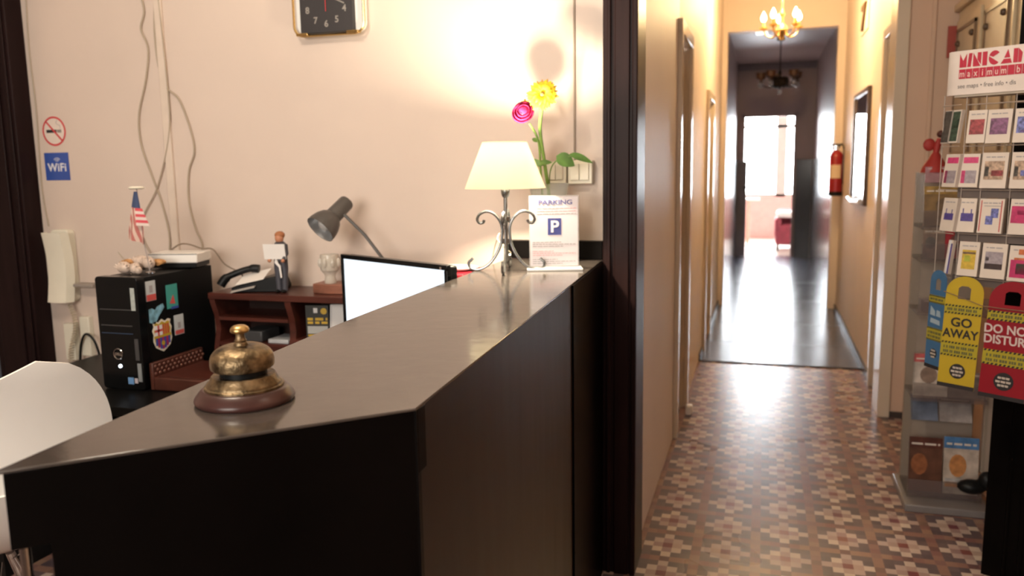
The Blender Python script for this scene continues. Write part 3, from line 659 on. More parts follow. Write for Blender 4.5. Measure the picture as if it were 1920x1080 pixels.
crm.prism(circ(.100, .138, .008, 16), .0016, .002, yel_m, sf_)
stk(crm)
# things on the tower
vd = thing('flag_stand', (-1.93, 2.19, 1.0205), 'small striped flag with blue canton on thin pole standing on the computer', 'flag')
fx, fy = -1.920, 2.20
MB().lathe([(.001, 0), (.016, 0), (.016, .004), (.004, .008), (.001, .008)], chrome, Fr((fx, fy, 1.0205), (1, 0, 0), (0, 1, 0)), 20).build('stand_base', vd)
MB().tube([(fx, fy, 1.025), (fx-.014, fy, 1.12), (fx-.027, fy, 1.297)], .0018, mat('pole_grey', (.35, .30, .28), .5), 8).build('pole', vd)
MB().lathe([(.001, .004), (.020, .006), (.026, .0), (.020, -.003), (.001, -.001)], ivory, Fr((fx-.027, fy, 1.298), (1, 0, 0), (0, 1, 0)), 20).build('pole_cap', vd)
def flag_m():
    m = bpy.data.materials.new('flag_stripes'); m.use_nodes = True; nt = m.node_tree; b = nt.nodes['Principled BSDF']
    tc = _n(nt, 'ShaderNodeTexCoord'); mp = _n(nt, 'ShaderNodeMapping'); mp.inputs['Rotation'].default_value = (0, .15, 0); nt.links.new(tc.outputs['Object'], mp.inputs[0])
    wv = _n(nt, 'ShaderNodeTexWave'); wv.bands_direction = 'X'; wv.inputs['Scale'].default_value = 17; wv.inputs['Distortion'].default_value = .4; nt.links.new(mp.outputs[0], wv.inputs[0])
    r = _n(nt, 'ShaderNodeValToRGB'); r.color_ramp.interpolation = 'LINEAR'; r.color_ramp.elements[0].position = .42; r.color_ramp.elements[1].position = .6
    r.color_ramp.elements[0].color = (.48, .16, .14, 1); r.color_ramp.elements[1].color = (.66, .50, .42, 1)
    nt.links.new(wv.outputs[0], r.inputs[0]); nt.links.new(r.outputs[0], b.inputs['Base Color']); b.inputs['Roughness'].default_value = .8; return m
fl = MB(); rows = []
for i in range(13):
    t = i/12; zt = 1.287-.150*t; xl = fx-.033-.046*t; xr = fx-.020+.026*t-.012*max(0, t-.7)/.3; row = []
    for j in range(9):
        s_ = j/8; row.append((xl+(xr-xl)*s_, fy-.006+.009*math.sin(s_*9+t*1.5)*t, zt-(.022*s_*t)+.0*s_))
    rows.append(row)
fl.grid(rows[4:], flag_m(), .0006); fl.grid(rows[:5], mat('flag_navy', (.05, .075, .16), .8), .0006)
fl.build('flag', vd)
fr_ = MB(); redf = mat('flag_red', (.62, .08, .10), .8); whf = mat('flag_white', (.72, .60, .55), .8)
zz = [1.235-.0095*k for k in range(7)]
for k in range(6):
    x0_ = fx-.022; x1_ = fx+.006+.0042*k
    fr_.hexa([(x0_, fy-.020, zz[k+1]), (x1_, fy-.016, zz[k+1]-.002), (x1_, fy-.015, zz[k+1]-.002), (x0_, fy-.019, zz[k+1]), (x0_, fy-.020, zz[k]), (x1_-.004, fy-.016, zz[k]-.002), (x1_-.004, fy-.015, zz[k]-.002), (x0_, fy-.019, zz[k])], (redf, whf)[k % 2])
fr_.build('flag_fold', vd)
shm = mat('shell_cream', (.62, .50, .42), .4, var=.2, scale=60); shb = mat('shell_orange', (.50, .26, .10), .5, var=.3, scale=50)
sh_ = thing('seashell_ornament', (-1.99, 2.19, 1.0205), 'cluster of cream and orange seashells on top of the computer', 'ornament')
for i, (x, y, z, r_, m_, sc) in enumerate(((-2.000, 2.175, 1.041, .022, shm, (1.2, .8, .9)), (-1.965, 2.185, 1.038, .018, shm, (1, .9, 1)), (-2.020, 2.215, 1.044, .023, shb, (1, .8, .9)), (-1.985, 2.235, 1.050, .028, shm, (1.4, .6, .9)), (-1.950, 2.230, 1.050, .022, shm, (1.1, .8, 1)), (-1.935, 2.165, 1.034, .012, shm, (1, 1, 1)), (-1.93, 2.255, 1.052, .02, shb, (1.5, .6, .5)))):
    P = []
    mb_ = MB(); mb_.ball((x, y, z), r_, m_, 16, sc)
    for k in range(7): a = PI*(k+.5)/7; mb_.tube([(x, y-r_*.2, z-r_*.5), (x+r_*1.15*sc[0]*math.cos(a), y-r_*.7*sc[1], z+r_*.9*sc[2]*math.sin(a))], [r_*.20, r_*.10], m_, 6)
    mb_.build('shell', sh_)
MB().tube(smoothpts([(-2.04, 2.22, 1.06), (-2.07, 2.23, 1.085), (-2.055, 2.23, 1.07), (-2.02, 2.22, 1.05)], 5), .001, cable_m, 5).build('string', sh_)
rt_ = thing('router_box', (-1.97, 2.40, 1.021), 'flat white router box lying on top of the computer', 'router')
rf_ = Fr((-1.955, 2.395, 1.0205), (.97, .24, 0), (-.24, .97, 0))
MB().box(-.085, .085, -.06, .06, .016, .050, white_pl, rf_).build('housing', rt_, bevel=.004)
MB().box(-.075, .080, -.055, .055, .0, .016, blk, rf_).build('dark_base', rt_, bevel=.002)
MB().box(-.086, .086, -.0612, -.0598, .046, .0485, grey_d, rf_).build('seam_line', rt_)
tag(MB().tube(smoothpts([(-2.02, 2.43, 1.073), (-1.99, 2.44, 1.092), (-1.95, 2.44, 1.092), (-1.90, 2.44, 1.078), (-1.86, 2.45, 1.074), (-1.83, 2.47, 1.02), (-1.78, 2.49, .985), (-1.80, 2.53, .95)], 6), .003, mat('brown_cable', (.20, .15, .11), .5), 6).build('router_cable'), 'brown cable arching over the white router box toward the phone', 'cable')
# leather tray in front of the hutch
tr = thing('leather_desk_box', (-1.7, 2.24, .651), 'low reddish brown leather desk box with studded border beside the computer', 'box')
MB().box(-1.866, -1.50, 2.115, 2.355, .651, .694, leather).build('box_body', tr, bevel=.004)
MB().box(-1.880, -1.866, 2.115, 2.365, .651, .740, leather).build('raised_side', tr, bevel=.003)
sd = MB()
for i in range(12):
    for j in range(3):
        y = 2.127+i*.0205+(.010 if j % 2 else 0); z = .703+j*.0125
        sd.ball((-1.866, y, z), .0055, mat('stud_brown', (.15, .060, .042), .3), 8, (.7, 1, 1))
sd.build('studded_border', tr)
MB().box(-1.855, -1.51, 2.125, 2.345, .694, .697, mahog).build('inset_lid', tr, bevel=.001)
# hutch
hu = thing('desk_organizer', (-1.5, 2.47, .651), 'dark mahogany desk organizer with open compartments against the wall', 'organizer')
HZ = .932
MB().box(-1.835, -1.20, 2.37, 2.585, HZ-.022, HZ, mahog).build('top_board', hu, bevel=.002)
def side(x0, x1):
    P = [(2.37, .651), (2.385, .74), (2.40, .80), (2.395, .85), (2.375, .90), (2.375, HZ-.022), (2.585, HZ-.022), (2.585, .651)]
    f = Fr((0, 0, 0), (0, 1, 0), (0, 0, 1)); return MB().prism(P, x0, x1, mahog, f).build('side_board', hu)
side(-1.832, -1.812); side(-1.535, -1.512); side(-1.22, -1.203)
MB().box(-1.812, -1.22, 2.575, 2.585, .651, HZ-.022, mahog2).build('back_board', hu)
MB().box(-1.812, -1.535, 2.39, 2.575, .834, .846, mahog).build('shelf', hu); MB().box(-1.812, -1.535, 2.39, 2.575, .745, .757, mahog).build('shelf', hu); MB().box(-1.512, -1.22, 2.395, 2.575, .765, .777, mahog).build('shelf', hu)
MB().box(-1.812, -1.535, 2.392, 2.402, .652, .745, mahog).build('drawer_front', hu, bevel=.002)
tag(MB().box(-1.625, -1.545, 2.40, 2.50, .7572, .772, mat('silver_item', (.42, .43, .45), .3)).build('stapler_tray', bevel=.003), 'slim silver grey tray in the lower left organizer compartment', 'tray')
tag(MB().box(-1.74, -1.655, 2.41, 2.52, .7572, .795, grey_d).build('black_stapler', bevel=.004), 'dark grey stapler in the lower compartment of the desk organizer', 'stapler')
bk = MB().box(0, .080, 0, .112, -.018, 0, mat('book_black', (.03, .03, .025), .4), Fr((-1.490, 2.43, .7775), (.97, .2, 0)))
gf = Fr((-1.490, 2.43, .7775), (.97, .2, 0))
ylb = mat('book_yellow', (.60, .38, .03), .45)
strokes(bk, gf, .006, .076, .060, .009, ylb, .0002, .0008, 3, .03); strokes(bk, gf, .006, .076, .048, .008, ylb, .0002, .0008, 4, .03)
bk.box(.005, .076, .014, .040, .0002, .0008, mat('book_grey_band', (.42, .42, .40), .4), gf).prism(circ(.064, .092, .011, 16), .0002, .001, ylb, gf).box(.028, .042, .086, .103, .0002, .0008, paper, gf)
strokes(bk, gf, .006, .076, .004, .007, ylb, .0002, .0008, 5, .04)
bk = [v for v in (bk,)][0]
for v in bk.V:
    if v.z > .9: v.z = .9
tag(bk.build('guide_book'), 'black and yellow guide book standing in the organizer', 'book')
ev = MB().box(0, .13, 0, .115, -.012, 0, paper, Fr((-1.412, 2.45, .7775), (.97, .24, 0), (.06, 0, 1)))
ef = Fr((-1.412, 2.45, .7775), (.97, .24, 0), (.06, 0, 1))
for u in (.004, .055, .062, .10): ev.box(u, u+.0015, .006, .110, 0, .0006, greyi, ef)
tag(ev.build('envelope_stack'), 'white envelopes leaning beside the black and yellow book', 'envelope')
# phone on hutch
ph = thing('desk_phone', (-1.70, 2.47, .9325), 'black desk telephone holding white papers on the mahogany organizer', 'telephone')
pf_ = Fr((-1.70, 2.47, .9325), (.96, .28, 0), (-.28, .96, 0))
MB().prism([(-.07, 0), (.10, 0), (.10, .012), (.085, .055), (.055, .050), (-.07, .018)], -.07, .07, blk, Fr(pf_.p(0, 0, 0), pf_.u, (0, 0, 1))).build('phone_body', ph, bevel=.004)
MB().tube(smoothpts([pf_.p(-.125, -.02, .018), pf_.p(-.105, -.01, .045), pf_.p(-.06, 0, .064), pf_.p(-.02, .01, .074), pf_.p(.005, .012, .072)], 5), [.016]*6+[.012]*9+[.015]*6, blk, 10).build('handset', ph)
tag(MB().box(-.055, .045, -.055, .05, 0, .0012, paper, Fr(pf_.p(0, -.02, .050), (.93, .28, .2), (-.28, .92, .24))).box(-.06, .025, -.06, .0, -.002, -.0005, mat('grey_note', (.42, .40, .38), .6), Fr(pf_.p(-.01, -.03, .030), (.93, .28, .2), (-.28, .92, .24))).build('paper_notes'), 'white and grey paper notes lying on the black telephone', 'paper')
# figurine with card
fg = thing('butler_figurine', (-1.575, 2.43, .932), 'small standing figurine of a man in dark trousers holding up a blank white card', 'figurine')
dkt = mat('figurine_trousers', (.06, .06, .075), .5); sk = mat('figurine_skin', (.50, .22, .12), .5); hm = mat('figurine_hair', (.35, .13, .05), .6)
fx, fy, fz = -1.575, 2.43, .9322
for s_ in (-1, 1):
    MB().tube([(fx+s_*.011, fy, fz+.006), (fx+s_*.012, fy, fz+.04), (fx+s_*.013, fy, fz+.085), (fx+s_*.009, fy, fz+.12)], [.010, .011, .013, .015], dkt, 12).build('leg', fg)
    MB().ball((fx+s_*.012, fy-.008, fz+.006), .010, blk, 12, (.8, 1.5, .6)).build('shoe', fg)
MB().tube([(fx, fy, fz+.11), (fx, fy, fz+.135), (fx, fy, fz+.165), (fx, fy, fz+.178)], [.021, .020, .023, .010], mat('figurine_coat', (.04, .04, .05), .5), 14).build('torso', fg)
MB().ball((fx, fy-.002, fz+.188), .0165, sk, 18, (.9, .9, 1.15)).build('head', fg)
MB().ball((fx, fy+.002, fz+.197), .0175, hm, 16, (1, 1, .8)).build('hair', fg)
for s_ in (-1, 1): MB().tube([(fx+s_*.021, fy, fz+.165), (fx+s_*.030, fy-.01, fz+.135), (fx+s_*.026, fy-.026, fz+.115)], [.008, .007, .006], mat('figurine_coat', (0, 0, 0)), 8).ball((fx+s_*.026, fy-.028, fz+.113), .007, sk, 8).build('arm', fg)
MB().box(-.038, .038, .0, .052, 0, .002, paper, Fr((fx-.004, fy-.026, fz+.118), (.98, .18, 0), (0, -.12, 1))).build('white_card', fg)
MB().prism([(-.010, 0), (-.004, .02), (.004, .0), (.013, -.01), (.016, -.05), (.011, -.052), (.006, -.015)], 0, .002, paper, Fr((fx, fy-.022, fz+.105), (1, 0, 0), (0, 0, 1))).build('apron_ribbon', fg)
# wood block + glass
tag(MB().prism([(-.085, -.035), (-.02, -.052), (.085, -.030), (.085, .045), (-.085, .045)], 0, .033, mat('varnished_block', (.24, .095, .06), .4, var=.3, scale=9, stretch=(1, 6, 6)), Fr((-1.375, 2.47, .9322), (1, 0, 0), (0, 1, 0))).build('wooden_block', bevel=.003), 'reddish varnished wooden block on the organizer under glass cup', 'wooden block')
gp = MB().lathe([(.001, 0), (.020, 0), (.021, .004), (.017, .022), (.019, .030), (.031, .045), (.034, .070), (.031, .098), (.030, .098), (.032, .070), (.028, .046), (.001, .034)], thin('cut_glass', (.72, .66, .58), .45, .1), Fr((-1.405, 2.46, .9654), (1, 0, 0), (0, 1, 0)), 12)
for k in range(8): a = 2*PI*k/8; gp.ball((-1.405+.033*math.cos(a), 2.46+.033*math.sin(a), 1.036), .008, MATS['cut_glass'], 8, (1, 1, 2))
tag(gp.build('glass_cup', smooth=30), 'chunky clear cut glass cup on the wooden block', 'cup')
# monitor
mo = thing('computer_monitor', (-1.05, 2.20, .651), 'widescreen computer monitor with a bright white screen', 'monitor')
mf = Fr((-1.275, 2.308, .75), (.8897, -.4551, 0), (0, 0, 1)); MW, MH = .508, .333
fm = MB()
for a in ((0, MW, 0, .016), (0, MW, MH-.014, MH), (0, .013, .016, MH-.014), (MW-.013, MW, .016, MH-.014)): fm.box(a[0], a[1], a[2], a[3], -.010, .004, blk_g, mf)
fm.build('bezel', mo, bevel=.0015)
MB().box(.004, MW-.004, .004, MH-.003, -.040, -.010, blk, mf).build('rear_housing', mo, bevel=.006)
MB().box(.012, MW-.012, .015, MH-.013, -.0099, .0005, emis('screen_glow', (.86, .93, 1), 1.25), mf).build('screen', mo)
MB().box(.21, .30, -.085, .10, -.060, -.040, blk, mf).build('stand_neck', mo)
MB().box(.13, .38, -.099, -.085, -.12, .04, blk, mf).build('stand_foot', mo, bevel=.004)
MB().box(MW-.030, MW-.022, MH-.0135, MH-.0055, .004, .005, chrome, mf).build('corner_stud', mo)
# desk lamp behind monitor
dl = thing('desk_lamp', (-1.17, 2.47, .651), 'grey adjustable desk lamp rising behind the monitor, unlit', 'lamp')
gm = mat('lamp_grey_metal', (.085, .078, .075), .42, .3)
hp = Vector((-1.352, 2.43, 1.207)); ax = Vector((.36, .66, .60)).normalized()   # axis from mouth to back
uu = ax.orthogonal().normalized(); hfz = Fr(hp, uu, ax.cross(uu))
MB().lathe([(.052, -.085), (.0515, -.070), (.047, -.050), (.038, -.030), (.028, -.020), (.0275, -.012), (.026, .050), (.022, .056), (.001, .056)], gm, hfz, 40).build('lamp_head', dl)
MB().lathe([(.0505, -.0845), (.0495, -.070), (.045, -.050), (.034, -.032), (.001, -.026)], mat('reflector_silver', (.50, .50, .50), .35, .7), hfz, 40).build('reflector', dl)
MB().lathe([(.001, -.078), (.016, -.074), (.024, -.062), (.020, -.046), (.010, -.034), (.001, -.034)], mat('unlit_bulb', (.62, .62, .60), .25), hfz, 24).build('bulb', dl)
MB().tube([hp+ax*.0+Vector((.026, 0, -.006)), (-1.262, 2.45, 1.130), (-1.17, 2.47, 1.0), (-1.10, 2.47, .86), (-1.14, 2.47, .67)], .0055, gm, 8).build('arm', dl)
MB().lathe([(.001, 0), (.07, 0), (.07, .012), (.02, .022), (.001, .022)], gm, Fr((-1.12, 2.47, .651), (1, 0, 0), (0, 1, 0)), 32).build('base', dl)
# red box + white tray
rb = thing('red_file_box', (-.95, 2.42, .651), 'red upright file box mostly hidden behind the counter', 'box')
MB().box(-1.005, -.885, 2.36, 2.55, .651, 1.020, mat('red_board', (.38, .012, .025), .4)).build('box_body', rb, bevel=.004)
tag(MB().lathe([(.001, 0), (.055, 0), (.085, .006), (.088, .010), (.080, .009), (.001, .005)], white_pl, Fr((-.955, 2.46, 1.0205), (1, 0, 0), (0, 1, 0)), 32, sx=.95, sy=.75).build('white_dish'), 'shallow white oval dish on top of the red file box', 'dish')
# chair
chx = thing('office_chair', (-1.70, 1.40, 0), 'white moulded plastic shell chair behind the counter', 'chair')
P = []
o_ = Vector((-1.668, 1.390, .611)); uh = Vector((.548, .837, 0)).normalized(); nn = Vector((-uh.y, uh.x, 0))
NR, NC = 16, 24
for i in range(NR+1):
    row = []; t = i/NR
    for j in range(NC+1):
        s_ = j/NC*2-1
        # superellipse mapping of the back's outline
        top = .295; z = t*top; rx, rz = .17, .20
        half = .25 if z < top-rz else .25-rx+rx*max(0, 1-((z-(top-rz))/rz)**2)**.5
        hwid = .25; x = s_*half
        z += .0
        bow = .055*(x/hwid)**2*(1) if hwid else 0
        row.append(o_+uh*x+Vector((0, 0, z+.030*(s_-.45)*t))+nn*(bow-.05*t*t))
    P.append(row)
SH = MB().grid(P, chair_m, .006)
SH.build('seat_back', chx, smooth=60)
P = []
for i in range(9):
    t = i/8; row = []
    for j in range(13):
        s_ = j/12*2-1; row.append(o_+uh*(s_*(.245-.01*t))+nn*(.055*s_*s_*(1-t)+(.38*t))+Vector((0, 0, -.20*min(1, t*2.2)**.6-.02*t*(1-abs(s_)))))
    P.append(row)
MB().grid(P, chair_m, .006).build('seat', chx, smooth=60)
cb_ = o_+nn*.19; 
for a in (0.4, 1.97, 3.54, 5.11): MB().tube([(cb_.x+.03*math.cos(a), cb_.y+.03*math.sin(a), .385), (cb_.x+.2*math.cos(a), cb_.y+.2*math.sin(a), 0)], .011, chrome, 10).build('leg', chx)

# ================================================================== CEILING LAMPS (above the frame)
def ceil_lamp(x, y, lab):
    t = thing('ceiling_lamp', (x, y, 2.60), lab, 'lamp')
    MB().lathe([(.001, 3.0), (.06, 3.0), (.06, 2.98), (.012, 2.96), (.012, 2.78)], brass2, Fr((x, y, 0), (1, 0, 0), (0, 1, 0)), 20).build('canopy', t)
    MB().lathe([(.012, 2.80), (.09, 2.76), (.20, 2.69), (.195, 2.688), (.08, 2.75), (.012, 2.785)], ivory, Fr((x, y, 0), (1, 0, 0), (0, 1, 0)), 32).build('shade', t)
ceil_lamp(-1.10, .85, 'office pendant lamp above the picture over the white chair')
ceil_lamp(.65, 1.0, 'lobby pendant lamp above the picture near the card rack')

# ================================================================== CHANDELIERS
def chandelier(x, y, zc, lit, R, lab):
    f = Fr((x, y, zc), (1, 0, 0), (0, 1, 0)); top = (3.0 if lit else 2.70)-zc
    t = thing('chandelier', (x, y, zc), lab, 'chandelier')
    br = brass2 if lit else mat('dark_bronze', (.045, .03, .022), .4, .6)
    MB().lathe([(.001, -.09), (.012, -.085), (.018, -.06), (.035, -.045), (.045, -.02), (.03, .01), (.014, .03), (.010, .06), (.022, .09), (.010, .12), (.006, .14), (.006, top-.04), (.04, top-.03), (.045, top), (.001, top)], br, f, 20).build('centre_column', t)
    gl = mat('candle_cup_glass' if lit else 'candle_cup_dark', (.80, .48, .16) if lit else (.10, .055, .04), .3)
    for k in range(5):
        a = 2*PI*k/5+.45; c_, s_ = math.cos(a), math.sin(a)
        MB().tube(smoothpts([f.p(.03*c_, .03*s_, -.02), f.p(R*.45*c_, R*.45*s_, -.065), f.p(R*.85*c_, R*.85*s_, -.045), f.p(R*c_, R*s_, .0)], 5), .006, br, 8).build('arm', t)
        g = Fr(f.p(R*c_, R*s_, 0), (1, 0, 0), (0, 1, 0))
        cup = MB().lathe([(.004, -.012), (.026, -.004), (.030, .008), (.010, .010), (.010, .045), (.001, .046)], gl, g, 16).build('candle_cup', t)
        if lit: MB().lathe([(.001, .044), (.012, .050), (.020, .065), (.018, .082), (.008, .105), (.001, .118)], emis('bulb_glow', (1, .72, .36), 22), g, 14).build('bulb', t)
        else:
            MB().lathe([(.020, .02), (.048, .04), (.055, .10), (.050, .10), (.042, .05), (.018, .03)], mat('amber_shade', (.16, .07, .035), .4), g, 16).build('glass_shade', t)
            MB().ball(g.p(0, 0, -.035), .034, thin('crystal', (.5, .5, .6), .5, .05), 10).build('crystal_drop', t)
    if not lit:
        dm = MB()
        for k in range(8):
            a = 2*PI*k/8; dm.lathe([(.001, -.07), (.036, -.04), (.044, 0), (.030, .05), (.001, .06)], br, Fr(f.p(.055*math.cos(a), .055*math.sin(a), -.01), (1, 0, 0), (0, 1, 0)), 8)
        dm.build('bronze_leaves', t)
        MB().ball(f.p(0, 0, -.115), .024, thin('crystal_b', (.8, .85, 1), .4, .03), 12).build('crystal_pendant', t)
    return t
chandelier(.085, 6.20, 2.275, True, .125, 'lit brass chandelier with glowing candle bulbs in front of the corridor arch')
chandelier(.130, 9.80, 2.235, False, .205, 'unlit dark bronze chandelier hanging beyond the corridor arch')
fll = thing('emergency_light', (-.065, 8.0, 2.49), 'small white light fitting under the lintel of the corridor arch', 'lamp')
MB().box(-.115, -.010, 7.975, 8.05, 2.494, 2.52, emis('fitting_glow', (.9, .95, 1), 1.6)).build('diffuser', fll, bevel=.006)
MB().box(-.118, -.007, 7.97, 8.055, 2.512, 2.52, white_pl).build('housing', fll)

# ================================================================== CORRIDOR FITTINGS
ex = thing('fire_extinguisher', (.605, 7.70, 1.05), 'red fire extinguisher with pale label on the right corridor wall', 'fire extinguisher')
er = mat('extinguisher_red', (.28, .008, .014), .3); eF = Fr((.592, 7.70, 1.05), (1, 0, 0), (0, 1, 0))
MB().lathe([(.001, .0), (.056, .0), (.056, .335), (.045, .365), (.022, .385), (.014, .395), (.001, .395)], er, eF, 28).build('cylinder', ex)
MB().lathe([(.001, -.002), (.058, -.002), (.058, .035), (.0565, .035)], blk, eF, 28).build('base_ring', ex)
MB().lathe([(.0572, .15), (.0572, .265)], mat('extinguisher_label', (.66, .52, .36), .5), eF, 12, -PI*.82, -PI*.30).build('paper_label', ex)
MB().box(-.012, .012, -.015, .015, .39, .43, chrome, eF).box(-.045, .03, -.008, .008, .43, .445, blk, eF).box(-.04, .02, -.007, .007, .405, .413, blk, eF).build('valve_handle', ex)
MB().tube(smoothpts([eF.p(.012, 0, .415), eF.p(.04, -.02, .44), eF.p(.058, -.045, .36), eF.p(.060, -.05, .22), eF.p(.057, -.045, .10)], 5), .007, blk, 8).build('hose', ex)
MB().box(.642, .65, 7.67, 7.73, 1.18, 1.44, chrome).build('wall_bracket', ex)
mr_ = thing('wall_mirror', (.64, 6.3, 1.03), 'narrow framed mirror on the right corridor wall', 'mirror')
y0, y1, z0, z1 = 5.88, 6.78, 1.05, 1.83
mm = MB()
for a in ((y0, y1, z0, z0+.03), (y0, y1, z1-.03, z1), (y0, y0+.03, z0+.03, z1-.03), (y1-.03, y1, z0+.03, z1-.03)): mm.box(.625, .65, a[0], a[1], a[2], a[3], mat('mirror_frame', (.10, .06, .035), .35))
mm.build('frame', mr_, bevel=.003)
MB().box(.636, .645, y0+.03, y1-.03, z0+.03, z1-.03, mat('mirror_glass', (.80, .80, .82), .03, 1, var=.01)).build('mirror_glass', mr_)
MB().tube([(.612, 5.95, 1.075), (.60, 6.3, 1.06), (.612, 6.7, 1.075)], .018, mat('white_shelf_bar', (.8, .8, .8), .2), 10).build('shelf_bar', mr_)
rn_ = thing('room_number_sign', (.64, 6.42, 2.24), 'brass figure 7 mounted high on the right corridor wall above the mirror', 'sign')
MB().box(.640, .65, 6.22, 6.66, 2.24, 2.45, corr_m).build('plaque', rn_, bevel=.002)
text('numeral', '7', Fr((.632, 6.44, 2.262), (0, -1, 0)), .24, mat('numeral_brown', (.10, .05, .015), .4), rn_, bold=.007, sx=2.0, ext=.007)
tag(MB().box(-.376, -.340, 4.36, 4.41, 0.0, .055, white_pl).build('door_wedge', bevel=.01), 'small white block on the floor beside the left corridor door', 'doorstop')
# ceiling rose fixture beyond arch etc: chair and table in the sunroom
rc = thing('red_armchair', (.33, 13.35, 0), 'dark red upholstered armchair beyond the far doorway', 'armchair')
rdm = mat('red_velvet', (.22, .03, .05), .7, var=.2)
MB().box(.18, .62, 13.1, 13.6, .09, .40, rdm).build('seat', rc, bevel=.04); MB().box(.165, .26, 13.1, 13.6, .20, .50, rdm).build('armrest', rc, bevel=.035); MB().box(.54, .64, 13.1, 13.6, .20, .50, rdm).build('armrest', rc, bevel=.035)
MB().box(.20, .60, 13.5, 13.62, .30, .62, rdm).build('backrest', rc, bevel=.04)
for x in (.22, .58):
    for y in (13.14, 13.56): MB().tube([(x, y, .10), (x, y, 0)], .016, blk, 8).build('leg', rc)
tag(MB().box(.19, .53, 13.12, 13.48, .505, .60, mat('white_cushion', (.9, .9, .9), .7)).build('white_cushion', bevel=.035), 'white cushion lying across the dark red armchair', 'cushion')
tb = thing('round_table', (-.22, 13.9, 0), 'small round white table with pink base seen through far doorway', 'table')
MB().lathe([(.001, .74), (.17, .74), (.17, .77), (.001, .77)], white_pl, Fr((-.24, 13.9, 0), (1, 0, 0), (0, 1, 0)), 28).build('table_top', tb)
MB().lathe([(.001, 0), (.12, 0), (.12, .02), (.03, .05), (.03, .74), (.001, .74)], mat('pink_base', (.70, .35, .28), .5), Fr((-.24, 13.9, 0), (1, 0, 0), (0, 1, 0)), 20).build('pedestal', tb)

# ================================================================== LOBBY RIGHT SIDE
# key cabinet on the lobby wall
kc = thing('key_cabinet', (.91, 4.0, 1.30), 'cream wooden wall cabinet with two panelled doors behind the card rack', 'cabinet')
cwm = mat('cabinet_cream', (.60, .49, .33), .35, var=.08, scale=8); cpn = mat('cabinet_panel', (.50, .43, .33), .5, var=.06)
MB().box(.875, .944, 3.50, 4.55, 1.30, 2.05, cwm).build('carcass', kc, bevel=.004)
MB().box(.855, .944, 3.47, 4.57, 2.05, 2.085, cwm).build('cornice', kc, bevel=.006)
for a, b_ in ((4.06, 4.52), (3.55, 4.00)):
    dd = MB().box(.862, .875, a, b_, 1.33, 2.00, cwm)
    dr = dd.build('cabinet_door', kc, bevel=.003)
    fr2 = MB()
    for q_ in ((a+.05, b_-.05, 1.94, 1.955), (a+.05, a+.065, 1.38, 1.955), (b_-.065, b_-.05, 1.38, 1.955)): fr2.box(.852, .862, q_[0], q_[1], q_[2], q_[3], mat('cabinet_moulding', (.18, .11, .06), .4))
    fr2.build('moulding', dr)
    MB().box(.857, .862, a+.065, b_-.065, 1.38, 1.94, cpn).build('inset_panel', dr)
    for yy, zz_ in ((a+.095, 1.90), (b_-.095, 1.885)): MB().ball((.852, yy, zz_), .014, mat('dark_knob', (.10, .06, .035), .4), 12).build('knob', dr)
ex_ = MB().box(.938, .944, 2.6, 3.42, .9, 2.4, mat('brown_hanging', (.16, .09, .05), .5, var=.5, scale=8, stretch=(1, 8, .5))).build('brown_board', bevel=.001)
tag(ex_, 'dark brown board on the lobby wall behind the card rack', 'board')
tag(MB().box(.835, .875, 4.575, 4.588, 1.84, 1.99, mat('red_poster', (.40, .07, .05), .5)).build('red_notice', bevel=.001), 'small dark red notice on the wall left of cream cabinet', 'notice')

# brochure stand
bs = thing('brochure_stand', (.70, 3.55, 0), 'tall pale brochure stand with clear tiered pockets standing on the floor', 'stand')
bsm = mat('stand_cream', (.42, .34, .28), .6)
sX0, sX1 = .575, .835
MB().box(.835, .95, 3.44, 3.47, .14, 1.28, bsm).build('side_wing', bs, bevel=.003)
MB().box(sX0, sX1, 3.60, 3.62, .03, 1.30, bsm).build('back_panel', bs, bevel=.003)
MB().box(sX0-.02, sX1+.02, 3.32, 3.66, 0, .03, mat('stand_foot', (.20, .18, .18), .4)).build('foot', bs, bevel=.004)
tiers = [(.045, .0), (.42, .02), (.70, .02), (.98, .02)]
tz = [.045, .435, .77, .975, 1.10]
for z in tz:
    MB().box(sX0, sX1, 3.40, 3.60, z-.012, z, acry_g).build('tray_floor', bs)
    MB().box(sX0, sX1, 3.40, 3.403, z, z+.06, acry_g).build('tray_lip', bs)
for x in (sX0-.003, sX1-.001): MB().prism([(3.40, .03), (3.395, .45), (3.40, .8), (3.38, 1.1), (3.42, 1.29), (3.60, 1.30), (3.60, .03)], x, x+.003, acry_s, Fr((0, 0, 0), (0, 1, 0), (0, 0, 1))).build('side_sheet', bs)
def brochure(x0, x1, z, h, lab, cols, tilt=.12, y=3.43, seed=1, th=.006):
    rr = random.Random(seed); f = Fr(((x0+x1)/2, y, z), (1, 0, 0), (0, tilt, 1)); w_ = (x1-x0)/2
    base = mat('brochure_'+str(len(MATS)), cols[0], .35, var=.35, scale=22)
    mb = MB().box(-w_, w_, 0, h, -th, 0, base, f)
    for k, c in enumerate(cols[1:]):
        m_ = mat('brochure_'+str(len(MATS)), c, .35, var=.4, scale=30)
        kind = rr.random()
        if k == 0: mb.box(-w_, w_, h*.80, h, 0, .0006, m_, f)
        elif k == 1: mb.prism(circ(rr.uniform(-.4, .2)*w_, h*.5, w_*.5, 14, h*.2), 0, .0008, m_, f)
        else: mb.box(-w_*.9, w_*.9, h*.06*k, h*(.06*k+.09), 0, .0009, m_, f)
    strokes(mb, f, -w_*.85, w_*.85, h*.86, h*.035, paper_w, .0006, .0012, seed, .03)
    return tag(mb.build('brochure', smooth=0), lab, 'brochure', 'brochures in the clear tiered stand')
brochure(.580, .700, .048, .215, 'dark red food brochure in the bottom tray of the brochure stand', [(.12, .05, .03), (.10, .03, .02), (.28, .10, .04)], seed=2)
